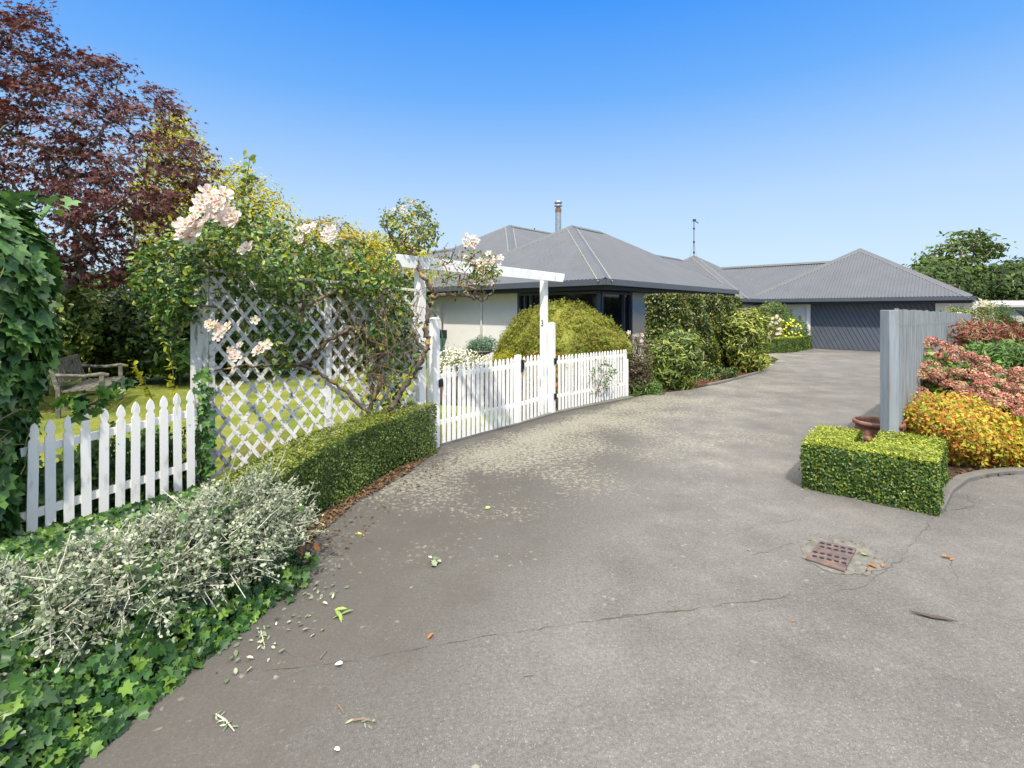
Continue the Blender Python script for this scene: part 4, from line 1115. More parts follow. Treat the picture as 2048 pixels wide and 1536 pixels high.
# bush sitting on the beam and the twiggy arm
pb1, nb1 = crown_pts([(765,440),(785,415),(800,402),(835,400),(860,425),(880,470),(865,500),(820,512),(785,500),(768,470)], 150, 6.1, .38, .7)
pb1[:, 2] = np.maximum(pb1[:, 2], CAMH + .66)
Q1, M1 = cluster(pb1, nb1, 8, .045, .8); 
pb2, nb2 = crown_pts([(935,500),(985,510),(995,550),(975,575),(945,560),(925,530)], 55, 5.9, .25, .7); Q2, M2 = cluster(pb2, nb2, 7, .04)
pb3, nb3 = crown_pts([(865,500),(960,520),(975,580),(900,590),(860,560)], 60, 5.95, .2, .8); Q3, M3 = cluster(pb3, nb3, 3, .05)
leaves('foliage', np.vstack([Q1, Q2, Q3]), np.vstack([M1, M2, M3]), .05, T_OVAL, L_roselight, rs, droop=.3)
sticks_from(grow([U(845, 545, 6.0), U(835, 520, 6.05), U(828, 500, 6.1)], pb1, .0022, .014, .4, .3), 'canes', M_twig, rs)
tw2 = crown_pts([(860,500),(900,480),(990,530),(985,575),(950,600),(880,595)], 150, 5.93, .25, 1)[0]
sticks_from(grow([U(866, 592, 6.0), U(900, 590, 5.95), U(950, 594, 5.9)], np.vstack([tw2, pb2[:25]]), .0021, .014, .42, .3), 'canes', M_twig, rs)
# upright cane
cp = [U(468, 520, 5.0), U(478, 440, 4.95), U(490, 380, 4.95), (U(500, 315, 4.95))]
m = MB(); m.tube(cp, [.008, .007, .005, .003], 6); m.build('canes', M_greentwig, rs)
cq = np.vstack([cp[1] + (cp[3] - cp[1]) * t + RS.normal(size=(5, 3)) * .03 for t in np.linspace(0, 1, 9)])
leaves('foliage', cq, RS.normal(size=(len(cq), 3)), .085, T_OVAL, L_roselight, rs, droop=.3)
# blooms: five broad petals cupped round a stamen boss
def petal_geom(nrm, c, r, m, npet=5, cup=.35, tw0=0, seed=0):
    n = Vector(nrm).normalized(); x = n.orthogonal().normalized(); y = n.cross(x)
    for k in range(npet):
        a = tw0 + 2 * math.pi * k / npet; wv = .80 if npet < 7 else .6
        def P(rad, da, hh):
            aa = a + da; return Vector(c) + (x * math.cos(aa) + y * math.sin(aa)) * (rad * r) + n * (hh * r)
        j = RS.uniform(-.08, .08, 6)
        vs = [P(.05, 0, 0), P(.55, -wv * .72, cup * .35 + j[0]), P(.95 + j[1], -wv * .45, cup + j[2]), P(1.0 + j[3], 0, cup * .75), P(.95 + j[4], wv * .45, cup + j[5]), P(.55, wv * .72, cup * .35), P(.55, 0, cup * .12)]
        m.add(vs, [(0, 1, 6), (1, 2, 3, 6), (6, 3, 4, 5), (0, 6, 5)])
def bloom(c, r, par, mat=M_petal, nrm=None, double=True, name='flower'):
    m = MB(); nrm = nrm if nrm is not None else (RS.normal() * .5, -1, RS.uniform(-.1, .9)); tw = RS.uniform(0, 6)
    petal_geom(nrm, c, r, m, 5, .22, tw)
    if double: petal_geom(nrm, c, r * .68, m, 5, .6, tw + .6)
    o = m.build(name, mat, par)
    n = Vector(nrm).normalized(); cc = Vector(c) + n * r * .16; mm = MB()
    mm.lathe([(0, -.1 * r), (.17 * r, 0), (.12 * r, .1 * r), (0, .14 * r)], tuple(cc), 7); mm.build('flower_centre', M_stamen, o)
    return o
fl1 = [(425,397),(402,420),(440,405),(455,415),(373,452),(392,462),(365,470),(386,440),(432,430),(452,438),(470,440),(410,440),(360,452),(380,475),(462,428),(418,385),(445,388),(398,402)]
for px, py in fl1: bloom(U(px + RS.normal() * 2, py + RS.normal() * 2, 4.35 + RS.uniform(-.05, .08)), RS.uniform(.070, .088), rs)
for px, py, Y, r_ in ((493,497,4.5,.085),(427,652,4.5,.068),(440,660,4.48,.070),(455,655,4.5,.062),(436,672,4.46,.055),(418,648,4.5,.05),(510,640,4.9,.05),(527,693,4.8,.062),(515,702,4.78,.066),(535,690,4.82,.055),(470,713,4.9,.065),(462,700,4.95,.045),(480,690,4.95,.04),(470,735,4.95,.04)):
    bloom(U(px, py, Y), r_, rs, M_petal if RS.rand() < .6 else M_petalw, double=RS.rand() < .5)
for cx, cy, Y, n in ((610,458,5.4,7),(662,482,5.5,7),(600,480,5.4,3),(672,462,5.5,4),(945,482,5.85,12),(958,520,5.85,9),(985,522,5.85,9),(973,560,5.85,6),(787,590,5.7,5),(800,418,6.0,4),(648,470,5.5,3),(692,500,5.5,3)):
    for _ in range(n): bloom(U(cx + RS.normal() * 10, cy + RS.normal() * 8, Y), RS.uniform(.032, .048), rs, M_petal, double=False)

# --- ivy column at the left
def ivy_mass(name, label, fn, n, size, mat, loc, cat='ivy', leafname='foliage', extra=None):
    t = thing(name, label, cat, loc)
    return t
ic = np.array((-4.03, 3.50)); ivt = thing('ivy_column', 'tall column of dark glossy ivy rising above the picket fence at the left edge', 'ivy', (*ic, 0))
n = 5600; a_ = RS.uniform(0, 2 * math.pi, n); z = RS.uniform(0, 1, n) ** .95 * 2.6
prof = lambda z: np.interp(z, [0, .5, 1.0, 1.5, 2.0, 2.3, 2.5, 2.62], [.42, .42, .48, .60, .62, .56, .42, .05])
rad = prof(z) * (1 + .07 * np.sin(a_ * 5 + z * 4) + .05 * np.sin(a_ * 9 - z * 7)) * (1 - .10 * np.abs(RS.normal(size=n)))
P = np.column_stack([ic[0] + rad * np.cos(a_), ic[1] + rad * np.sin(a_), z]); N = np.column_stack([np.cos(a_), np.sin(a_), np.interp(z, [0, 2.2, 2.6], [.35, .6, 2.5])]) + RS.normal(size=(n, 3)) * .33
top = RS.normal(size=(350, 3)) * np.array((.22, .22, .03)) + np.array((ic[0], ic[1], 2.56)); P = np.vstack([P, top]); N = np.vstack([N, RS.normal(size=(350, 3)) * .4 + np.array((0, 0, 1))])
cv = []; cf = []
for i, zz in enumerate(np.linspace(0, 2.45, 14)):
    for k in range(14): q = 2 * math.pi * k / 14; r_ = float(prof(zz)) * .78; cv.append((ic[0] + r_ * math.cos(q), ic[1] + r_ * math.sin(q), zz))
for i in range(13):
    for k in range(14): cf.append((i * 14 + k, i * 14 + (k + 1) % 14, (i + 1) * 14 + (k + 1) % 14, (i + 1) * 14 + k))
cf.append(tuple(range(13 * 14, 14 * 14)))
leaves('foliage', P, N, .12, T_IVY, L_ivy, ivt, droop=1.5, var=.4, core=(cv, cf))
sel = RS.permutation(5600)[:260]; Pn = P[sel] + norm(N[sel]) * .03
leaves('young_foliage', Pn, N[sel], .085, T_IVY, L_ivybright, ivt, droop=1.2)
for k in range(16):
    a0 = RS.uniform(-2.4, .6); z0_ = RS.uniform(.3, 2.3); pts = []
    for j in range(7):
        aa = a0 + j * .06 * RS.uniform(-1, 1); zz = z0_ + j * .05; rr_ = float(prof(zz)) * 1.04 + .02
        pts.append((ic[0] + rr_ * math.cos(aa), ic[1] + rr_ * math.sin(aa), zz))
    m = MB(); m.tube(pts, .004, 5); m.build('ivy_stem', M_greentwig if k % 2 else M_twig, ivt)
# trailing shoots that reach over the pickets
sh1 = [U(120, 800, 3.5), U(170, 812, 3.6), U(215, 790, 3.75), U(245, 775, 3.8)]
m = MB(); m.tube(sh1, .004, 5); m.build('ivy_stem', M_greentwig, ivt)
q = np.vstack([sh1[i] + (sh1[i + 1] - sh1[i]) * t + RS.normal(size=(4, 3)) * .035 for i in range(3) for t in (0, .5, 1)]); leaves('young_foliage', q, RS.normal(size=(len(q), 3)) + np.array((0, -1, .6)), .09, T_IVY, L_ivybright, ivt)

# --- ivy bank along the edge of the drive
ib = thing('ivy_bank', 'low tangled bank of bright ivy spilling onto the drive below the picket fence', 'ivy', (-2.2, 2.6, 0))
edge = np.array([(-1.95, .9), (-1.82, 1.5), (-1.74, 1.9), (-1.66, 2.25), (-1.57, 2.6), (-1.46, 3.05), (-1.47, 3.4)])
back = np.array([(-3.2, .9), (-3.15, 1.5), (-3.1, 1.9), (-3.1, 2.3), (-3.0, 2.7), (-2.7, 3.1), (-2.3, 3.5)])
n = 16500; s = RS.uniform(0, 6, n); i = np.minimum(s.astype(int), 5); f = (s - i)[:, None]
E_ = edge[i] * (1 - f) + edge[i + 1] * f; K_ = back[i] * (1 - f) + back[i + 1] * f; t = RS.uniform(-.05, 1, n) ** 1.0
t = np.nan_to_num(t, nan=0.02); xy = E_ + (K_ - E_) * t[:, None] + RS.normal(size=(n, 2)) * .012
hgt = np.interp(t, [-.1, .0, .08, .25, .5, 1], [0, .04, .22, .36, .32, .20]) * (1 + .2 * np.sin(xy[:, 0] * 9 + xy[:, 1] * 7)) - .05 * np.abs(RS.normal(size=n)) + .02
P = np.column_stack([xy, np.maximum(hgt, .02)]); N = np.column_stack([np.where(t < .35, 1.1, .2), np.where(t < .35, -.5, -.2), np.full(n, .9)]) + RS.normal(size=(n, 3)) * .55
leaves('foliage', P, N, .044, T_IVY, L_ivybright, ib, droop=.8, var=.55)
cv = []; cf = []
for k in range(7):
    for tt, hh in ((.02, 0), (.12, .14), (.3, .26), (.6, .22), (1, .12)): q = edge[k] * (1 - tt) + back[k] * tt; cv.append((q[0], q[1], hh))
for k in range(6):
    for j in range(4): cf.append((k * 5 + j, k * 5 + j + 1, (k + 1) * 5 + j + 1, (k + 1) * 5 + j))
m = MB(); m.add(cv, cf); m.build('leaf_litter', M_soil, ib)
# loose runners on the asphalt edge and under the hedge
q = np.array([G(px + RS.normal() * 10, py + RS.normal() * 6) for px, py in ((600,1165),(620,1150),(585,1180),(575,1200),(640,1000),(655,985),(600,1095),(590,1060),(610,1010),(730,965)) for _ in range(9)])
q[:, 2] = RS.uniform(.02, .16, len(q)); leaves('foliage', q, RS.normal(size=(len(q), 3)) * .5 + np.array((.6, -.4, .6)), .055, T_IVY, L_ivybright, ib)

# --- silver leaved shrub tumbling over the bank
sv = thing('silver_shrub', 'mounded silver leaved shrub with pale wiry stems in front of the picket fence', 'shrub', (-2.0, 3.0, 0))
def mound(n, blobs, low=.15):
    P = []; N = []; w_ = np.array([b[3] * b[4] for b in blobs]); w_ = w_ / w_.sum()
    for b, wt in zip(blobs, w_):
        k = int(n * wt); d = norm(RS.normal(size=(k, 3))); d[:, 2] = np.abs(d[:, 2]) - low; d = norm(d)
        r_ = 1 + RS.normal(size=(k, 1)) * .05 - .14 * np.abs(RS.normal(size=(k, 1)))
        P.append(np.array(b[:3]) + d * np.array(b[3:6]) * r_); N.append(d)
    return np.vstack(P), np.vstack(N)
sb = [(-1.72, 3.25, .28, .34, .38, .36), (-1.82, 2.95, .26, .36, .34, .36), (-1.98, 2.62, .29, .33, .35, .29), (-2.17, 2.35, .30, .33, .31, .26), (-2.38, 2.10, .30, .31, .29, .23), (-2.15, 2.85, .22, .34, .36, .22), (-2.5, 1.85, .28, .28, .25, .20)]
P, N = mound(5200, sb); kp_ = (P[:, 2] > .10) & (np.sin(P[:, 0] * 13 + P[:, 1] * 9) + np.sin(P[:, 1] * 17 - P[:, 2] * 14) > -1.55); P = P[kp_]; N = N[kp_]
P = P + N * (.035 * np.sin(P[:, 0] * 21 + P[:, 1] * 11) + .03 * np.sin(P[:, 1] * 27 + P[:, 2] * 19))[:, None]
Pg, Ng = mound(300, sb); tag(leaves('ivy_runners', Pg + Ng * .02, Ng + RS.normal(size=Ng.shape) * .4, .05, T_IVY, L_ivybright, sv, droop=1), kind='stuff')
# sprays: each stem carries pairs of leaves
n = len(P); P0 = P; D = norm(N + RS.normal(size=(n, 3)) * .75 + np.array((.25, -.1, .15))); L_ = RS.uniform(.04, .11, n)
sticks('stems', P0 - D * .05, P0 + D * L_[:, None], .0022, .0014, M_palestem, sv, 4)
tt = np.linspace(0, 1, 9); Q = (P0[:, None, :] + D[:, None, :] * (L_[:, None, None] * tt[None, :, None])).reshape(-1, 3) + RS.normal(size=(n * 9, 3)) * .010
leaves('foliage', Q, np.repeat(D, 9, 0) * .4 + RS.normal(size=(n * 9, 3)) + np.array((0, 0, .5)), .019, T_ROUND, L_silver, sv, var=.35)
Pl, Nl = mound(90, sb); Dl = norm(Nl * .5 + RS.normal(size=(len(Pl), 3)) * .8 + np.array((.3, 0, .25))); Lm = RS.uniform(.10, .26, (len(Pl), 1)); Pm = Pl + Dl * Lm * .5 + RS.normal(size=Pl.shape) * .012; sticks('stems', np.vstack([Pl, Pm]), np.vstack([Pm, Pl + Dl * Lm + np.array((0, 0, .02))]), .003, .002, M_palestem, sv, 5)
tt = np.linspace(.1, 1, 7); Q = (Pl[:, None, :] + Dl[:, None, :] * (.2 * tt[None, :, None])).reshape(-1, 3) + RS.normal(size=(len(Pl) * 7, 3)) * .012
leaves('foliage', Q, RS.normal(size=(len(Q), 3)), .03, T_OVAL, L_silver, sv)
m = MB()
for b in sb:
    pr = [(b[3] * .60 * math.cos(a_), b[5] * .62 * math.sin(a_)) for a_ in np.linspace(0, math.pi / 2, 6)]
    pr[-1] = (0, pr[-1][1]); m.lathe(pr, b[:3], 12)
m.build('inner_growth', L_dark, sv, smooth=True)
# shoots among the pickets
wk = thing('weedy_shoots', 'thin leafy shoots and low ivy growing at the foot of the turned top pickets', 'plant', (-3.1, 4.2, 0))
cen = [U(px, py, 4.0 + (px - 150) / 300 * .9) for px, py in [(RS.uniform(200, 400), RS.uniform(850, 990)) for _ in range(120)]]
A = []; B = []
for c in cen: b0 = c.copy(); b0[2] = max(.05, c[2] - .35); b0[0] += RS.normal() * .05; A.append(b0); B.append(c)
sticks('stems', np.array(A), np.array(B), .003, .002, M_greentwig, wk)
q = np.vstack([A[i] + (B[i] - A[i]) * t + RS.normal(size=(2, 3)) * .03 for i in range(len(A)) for t in np.linspace(.2, 1, 6)])
leaves('foliage', q, RS.normal(size=(len(q), 3)) + np.array((0, -.6, .5)), .045, T_OVAL, L_ivybright, wk)
fv = RS.rand(2600, 1); gv = RS.rand(2600, 1); a0_ = fa + (fb - fa) * fv; b0_ = np.array((-3.15, 2.2)) * (1 - fv) + np.array((-2.3, 3.9)) * fv; q = np.column_stack([a0_ + (b0_ - a0_) * gv, .03 + .20 * RS.rand(2600) * (.4 + gv[:, 0])]); leaves('foliage', q, RS.normal(size=(2600, 3)) * .45 + np.array((.3, -.4, .9)), .05, T_IVY, L_ivybright, wk, droop=.5)
bk = thing('ivy_bank', 'shaded ivy growing along the back of the left picket fence', 'ivy', (-3.55, 4.2, 0))
fv = RS.rand(1500, 1); q = np.column_stack([fa + (fb - fa) * fv + np.column_stack([-.10 - .18 * RS.rand(1500), .05 * RS.normal(size=1500)]), RS.rand(1500) ** .8 * (.55 + .12 * np.sin(fv[:, 0] * 17))]); leaves('foliage', q, RS.normal(size=(1500, 3)) * .6 + np.array((1, -.5, .5)), .075, T_IVY, L_ivy, bk, droop=.8)
for (x0, y0, x1, y1, Y) in ((350, 790, 333, 690, 5.3), (305, 800, 262, 725, 4.9)):
    t = thing('leafy_stalk', 'upright pale leafed stalk nearest the trellis post behind the pickets' if x0 > 330 else 'leaning yellow green leafed stalk behind the pickets in front of the bench', 'plant', (*U(x0, y0, Y)[:2], 0), 'leafy stalks')
    a_, b_ = U(x0, y0, Y), U(x1, y1, Y); r0 = a_.copy(); r0[2] = 0
    m = MB(); m.tube([r0, a_, (a_ + b_) / 2 + np.array((.02, 0, .02)), b_], [.006, .005, .004, .002], 6); m.build('stem', M_greentwig, t)
    q = np.vstack([a_ + (b_ - a_) * s + RS.normal(size=(3, 3)) * .025 for s in np.linspace(0, 1, 9)]); leaves('foliage', q, RS.normal(size=(len(q), 3)) + np.array((0, -.5, 1)), .07, T_OVAL, L_yellow, t)
# ivy climbing the trellis post foot
ip = thing('ivy_clump', 'small ivy clump climbing the foot of the peeling trellis post', 'ivy', (*PA, 0))
q = np.array([U(408 + RS.normal() * 9, py, 4.8 + RS.normal() * .05) for py in RS.uniform(740, 960, 190)]); q[:, 2] = np.maximum(q[:, 2], .03)
leaves('foliage', q, RS.normal(size=(190, 3)) * .5 + np.array((.2, -1, .4)), .06, T_IVY, L_ivy, ip, droop=1)
m = MB(); m.tube([p3(PA + tn * .1, 0), U(405, 850, 4.8), U(412, 745, 4.8)], .006, 5); m.build('ivy_stem', M_twig, ip)
m = MB(); m.tube([U(402 + 6 * math.sin(i * .8), 780 + i * 12, 4.78) for i in range(8)], .006, 5); tag(m.build('garden_tie', M_hose), 'short green plastic tie wound round the trellis post', 'plant tie')

# --- laceleaf maple behind the gate
mc = np.array((1.10, 11.25, .35)); mt = thing('laceleaf_maple', 'domed weeping laceleaf maple with fine green gold leaves behind the gate', 'tree', (mc[0], mc[1], 0))
def dome(n, rx, ry, rz, c, low=-.05):
    d = norm(RS.normal(size=(int(n * 2.2), 3))); d = d[d[:, 2] > low][:n]; az = np.arctan2(d[:, 1], d[:, 0])
    r_ = 1 + .035 * np.sin(az * 7 + d[:, 2] * 5) + .03 * np.sin(az * 13 - d[:, 2] * 11) - .07 * np.abs(RS.normal(size=len(d)))
    P = c + d * np.array((rx, ry, rz)) * r_[:, None]; return P, d
P, d = dome(9000, 1.55, 1.5, 1.58, mc, .08)
P[:, 2] = np.maximum(P[:, 2], .55)
Q = np.repeat(P, 5, 0) + RS.normal(size=(len(P) * 5, 3)) * np.array((.035, .035, .03)); M = np.repeat(d, 5, 0) + RS.normal(size=(len(Q), 3)) * .6
leaves('foliage', Q, M, .062, T_SPRAY, L_lace, mt, droop=2.2, var=.4)
# low skirt over the fence end
P2_, _ = crown_pts([(1200,660),(1250,665),(1262,700),(1255,730),(1215,725),(1170,715)], 320, 10.3, .35, .8); Q, M = cluster(P2_, np.tile((0, -.6, .6), (320, 1)), 8, .045)
leaves('foliage', Q, M, .062, T_SPRAY, L_lace, mt, droop=2.5)
m = MB(); pr = [(1.32 * math.cos(a_), .25 + 1.30 * math.sin(a_)) for a_ in np.linspace(.15, math.pi / 2, 8)]; pr[-1] = (0, pr[-1][1])
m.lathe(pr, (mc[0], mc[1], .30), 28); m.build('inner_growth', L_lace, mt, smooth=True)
sticks_from(grow([(mc[0], mc[1], 0), (mc[0], mc[1], .5), (mc[0] + .1, mc[1], 1.0)], P[:160] * np.array((1, 1, .9)), .003, .05), 'branches', M_bark, mt)

# --- shrubs round the house, each with its own outline
bush('rhododendron', 'light green rhododendron in front of the tall hedge block', 'shrub', [(1300,700),(1318,672),(1350,662),(1385,675),(1400,700),(1392,740),(1375,778),(1335,785),(1305,760)], 11.3, .5, 330, 12, .09, T_NARROW, .13, L_rhodo, M_bark, ground=(3.75, 11.45), flat=.6)
bush('rhododendron', 'tall yellow tipped rhododendron right of the tall hedge block', 'shrub', [(1462,640),(1485,622),(1510,618),(1530,640),(1528,690),(1520,735),(1495,745),(1470,740),(1455,700)], 14.4, .6, 330, 12, .11, T_NARROW, .17, L_rhodoy, M_bark, ground=(6.75, 14.5), flat=.6)
t, P, N = bush('garden_rose', 'straggly pink flowered rose bush at the right end of the picket fence', 'rose', [(1250,705),(1258,680),(1275,668),(1298,690),(1303,730),(1300,790),(1262,792),(1250,760)], 10.7, .4, 240, 10, .06, T_OVAL, .055, L_plum, M_twig, ground=(2.65, 10.75))
for px, py in ((1258,665),(1284,670),(1284,682),(1262,690),(1270,740)): bloom(U(px, py, 10.5), .05, t, M_petal, double=True)
bush('low_shrub', 'low green ground plants at the foot of the garden rose', 'plant', [(1255,770),(1290,755),(1330,775),(1320,795),(1270,803),(1250,800)], 10.6, .25, 110, 12, .05, T_OVAL, .045, L_green, M_greentwig, ground=(2.8, 10.75))
bush('ground_plants', 'dark low plants under the tall hedge beside the kerb', 'plant', [(1395,745),(1440,735),(1470,738),(1475,752),(1420,762),(1390,770)], 12.9, .3, 110, 12, .07, T_OVAL, .06, L_dark, M_greentwig, ground=(5.2, 13.1))
bush('domed_shrub', 'round clipped dome shrub standing left of the garage', 'shrub', [(1512,640),(1520,616),(1540,605),(1560,606),(1578,622),(1583,645),(1580,668),(1520,668)], 23.1, .6, 520, 15, .08, T_OVAL, .07, L_boxlime, M_bark, ground=(11.9, 23.1), flat=.8)
t, P, N = bush('white_rose', 'pale flowered rose bush in front of the domed shrub', 'rose', [(1528,645),(1545,628),(1560,632),(1570,655),(1568,680),(1532,682)], 21.9, .4, 130, 10, .07, T_OVAL, .06, L_roselight, M_twig, ground=(11.3, 21.9))
for _ in range(24): bloom(U(RS.uniform(1530, 1562), RS.uniform(628, 668), 21.5), .07, t, M_petalw, double=False)
t, P, N = bush('yellow_flower_bush', 'bright green bush dotted with yellow flowers beside the garage', 'shrub', [(1553,665),(1560,640),(1580,632),(1605,645),(1618,662),(1612,678),(1560,680)], 22.5, .5, 320, 14, .08, T_NARROW, .075, L_green, M_bark, ground=(12.6, 22.6))
q, _n = crown_pts([(1556,665),(1562,642),(1580,636),(1602,650),(1605,672),(1565,675)], 34, 21.95, .1); [leaves('flower', q[i:i + 1] + RS.normal(size=(3, 3)) * .006, np.tile((0, -1, .3), (3, 1)) + RS.normal(size=(3, 3)) * .3, .085, T_ROUND, L_yflower, t) for i in range(34)]
# flower bed behind the gate
t, P, N = bush('daisy_patch', 'spreading patch of tiny white daisies behind the gate', 'flowers', [(872,715),(900,700),(940,705),(975,715),(985,735),(980,752),(880,752)], 9.9, .6, 240, 14, .06, T_NARROW, .04, L_roselight, M_greentwig, ground=(-1.0, 9.9))
q, _n = crown_pts([(872,712),(900,698),(940,702),(965,712),(975,735),(880,748)], 480, 9.6, .6); q[:, 2] += .03; tag(leaves('daisy_blooms', q, np.tile((0, -.8, 1), (480, 1)) + RS.normal(size=(480, 3)) * .4, .030, T_ROUND, L_daisy, t), kind='stuff')
bush('succulent', 'blue green succulent clump spilling from the stone bowl', 'succulent', [(935,700),(940,685),(965,672),(985,680),(990,698),(965,704)], 10.6, .25, 130, 12, .045, T_NARROW, .06, L_bluegreen, M_greentwig, ground=(bp[0], bp[1]), trunk=[(bp[0], bp[1], bp[2] - .03), (bp[0], bp[1], bp[2] + .08)])
bush('gold_conifer', 'small olive gold shrub between the bowl and the maple', 'shrub', [(985,725),(992,708),(1010,700),(1030,712),(1035,735),(990,740)], 9.9, .25, 150, 14, .04, T_NARROW, .035, L_yellow, M_greentwig, ground=(-.15, 9.95))
t, P, N = bush('nandina', 'orange and yellow leafed shrub glowing behind the narrow gate leaf', 'shrub', [(1045,730),(1060,712),(1085,700),(1125,702),(1140,720),(1135,790),(1110,805),(1055,815)], 8.95, .18, 180, 10, .05, T_NARROW, .05, L_orange, M_twig, ground=(.55, 9.0))
t, P, N = bush('patio_rose', 'thin red flowered rose threading through the right picket fence', 'rose', [(1112,740),(1140,700),(1170,708),(1210,720),(1235,740),(1230,780),(1140,815),(1115,810)], 9.35, .12, 120, 5, .05, T_OVAL, .05, L_green, M_twig, ground=(1.3, 9.6))
for px, py in ((1112,768),(1165,780),(1170,765),(1150,770),(1166,712)): bloom(U(px, py, 8.75 if px < 1130 else 9.3), .045, t, leafmat('coral_petals', [(.62, .15, .08), (.70, .25, .15)], .6, .3, .2, 6, .1), double=True)
# --- right hand bed
bush('nandina', 'spreading orange and lime dwarf nandina right of the box hedge', 'shrub', [(1800,860),(1815,815),(1850,798),(1900,792),(1950,800),(2000,830),(2060,850),(2120,870),(2120,960),(2060,962),(2010,950),(1960,945),(1900,935),(1830,880)], 5.95, .62, 1700, 13, .055, T_OVAL, .044, L_orange, M_twig, ground=(5.3, 6.05), front=.6)
t, P, N = bush('hydrangea', 'big hydrangea covered in faded pink flower heads beside the board fence', 'hydrangea', [(1822,725),(1835,705),(1870,700),(1930,722),(1990,730),(2060,760),(2120,790),(2120,870),(2040,850),(1960,820),(1880,815),(1820,800)], 7.25, .70, 560, 9, .07, T_ROUND, .075, L_hydr, M_greentwig, ground=(6.4, 7.5), front=.8)
hc = [(1838,690),(1860,684),(1885,690),(1910,700),(1936,712),(1962,720),(1845,712),(1872,712),(1898,718),(1925,728),(1952,738),(1980,740),(2006,748),(2034,762),(1835,735),(1832,752),(1862,732),(1888,738),(1912,745),(1940,750),(1968,758),(1996,765),(2024,778),(1845,730),(1870,745),(1900,755),(1838,785),(1850,798),(1870,752),(1895,770),(1918,772),(1938,782),(1955,790),(1985,785),(2010,795),(2036,800),(1990,808),(2025,812),(2044,828),(2045,780),(1860,758),(1922,790),(2060,800),(2080,830),(1965,770),(1850,700),(1897,703),(2040,745)]
for i, (px, py) in enumerate(hc):
    Y = 7.25 - (py - 680) / 130 * 1.1 + RS.uniform(-.08, .22); c = U(px, py, Y); r_ = RS.uniform(.085, .125); n = 230; d = norm(RS.normal(size=(n, 3)))
    d[:, 2] = np.abs(d[:, 2]) * 1.1 - .35; d = norm(d); P = c + d * np.array((r_, r_, r_ * .72)) * RS.uniform(.88, 1.04, (n, 1))
    leaves('flower_head', P, d + RS.normal(size=(n, 3)) * .45, .027, T_ROUND, L_floretb if i % 3 == 0 else L_floret, t)
bush('red_tipped_shrub', 'straggly shrub with red leaf tips in front of the board fence', 'shrub', [(1905,655),(1925,642),(1960,648),(2000,652),(2060,650),(2110,655),(2110,700),(2040,705),(1980,695),(1930,695),(1910,680)], 9.6, .6, 420, 9, .07, T_NARROW, .10, L_red, M_twig, ground=(8.9, 9.75), rt=.005)
bush('green_shrub', 'fresh green leafy shrub between the hydrangea and the red tipped shrub', 'shrub', [(1930,712),(1950,692),(1990,686),(2040,692),(2110,700),(2110,765),(2050,755),(1990,735)], 8.5, .5, 300, 12, .07, T_NARROW, .11, L_green, M_greentwig, ground=(8.2, 8.7))
t, P, N = bush('garden_rose', 'leggy cream flowered rose at the garage corner above the board fence', 'rose', [(1895,640),(1925,632),(1950,612),(1965,598),(1985,612),(1990,640),(1975,665),(1900,660)], 15.4, .5, 180, 7, .09, T_OVAL, .07, L_roselight, M_twig, ground=(13.6, 15.6))
for px, py in ((1960,600),(1972,604),(1966,610),(1918,628),(1912,632)): bloom(U(px, py, 15), .07, t, M_petalw)
bush('hedge_shrub', 'light green bushes peeping over the middle of the board fence', 'shrub', [(1872,628),(1895,622),(1920,618),(1945,626),(1950,640),(1880,645)], 16.5, .5, 120, 12, .09, T_OVAL, .07, L_rhodo, M_twig, ground=(14.6, 16.8))
bush('conifer_sapling', 'small spiky dark conifer in front of the far shed', 'tree', [(1985,650),(1995,625),(2004,608),(2010,612),(2018,628),(2030,640),(2030,655)], 19, .5, 120, 12, .10, T_NARROW, .09, L_far, M_bark, ground=(18.6, 19))

# --- background planting at the left, behind the lawn
bgp = [
 ('dark_laurel', 'dark glossy laurel right behind the bench', [(170,700),(175,640),(195,600),(240,582),(300,590),(340,610),(350,680),(345,735),(200,760)], 12.2, 1.0, (-9.6, 12.6), L_dark),
 ('flowering_shrub', 'yellow tinged shrub at the left of the bench', [(60,740),(70,620),(100,560),(150,560),(185,600),(180,680),(150,720),(120,740)], 11.2, .7, (-9.9, 11.6), L_rhodo),
 ('dark_hedge_shrub', 'dark hedge shrub behind the left end of the trellis', [(330,740),(325,620),(360,560),(430,540),(520,540),(540,640),(530,735)], 13.0, 1.0, (-7.8, 13.5), L_dark),
 ('dark_hedge_shrub', 'dark hedge shrub behind the middle of the trellis', [(510,735),(505,600),(560,540),(640,530),(700,560),(710,640),(700,730)], 14.0, 1.0, (-5.9, 14.5), L_dark),
 ('dark_hedge_shrub', 'dark hedge shrub behind the right end of the trellis', [(690,735),(690,600),(730,560),(800,550),(850,580),(855,640),(848,725)], 15.2, 1.0, (-4.0, 15.7), L_dark),
 ('border_shrub', 'dark shrub at the left edge behind the ivy column', [(-260,760),(-240,560),(-100,500),(20,520),(90,580),(90,760)], 8.6, .8, (-9.4, 8.9), L_dark),
]
for nm, lab, poly, Y0, dY, gr, mt_ in bgp:
    bush(nm, lab, 'shrub', poly, Y0, dY, 620, 14, .14, T_OVAL, .12, mt_, M_barkdark, ground=gr, rt=.006, rmax=.06)
bush('strap_leaf_plant', 'clump of strap leaved plants at the back edge of the lawn', 'plant', [(310,735),(320,700),(350,690),(385,695),(390,735)], 11.8, .3, 70, 12, .10, T_NARROW, .30, L_green, M_greentwig, ground=(-7.9, 11.9), droop=-.3)
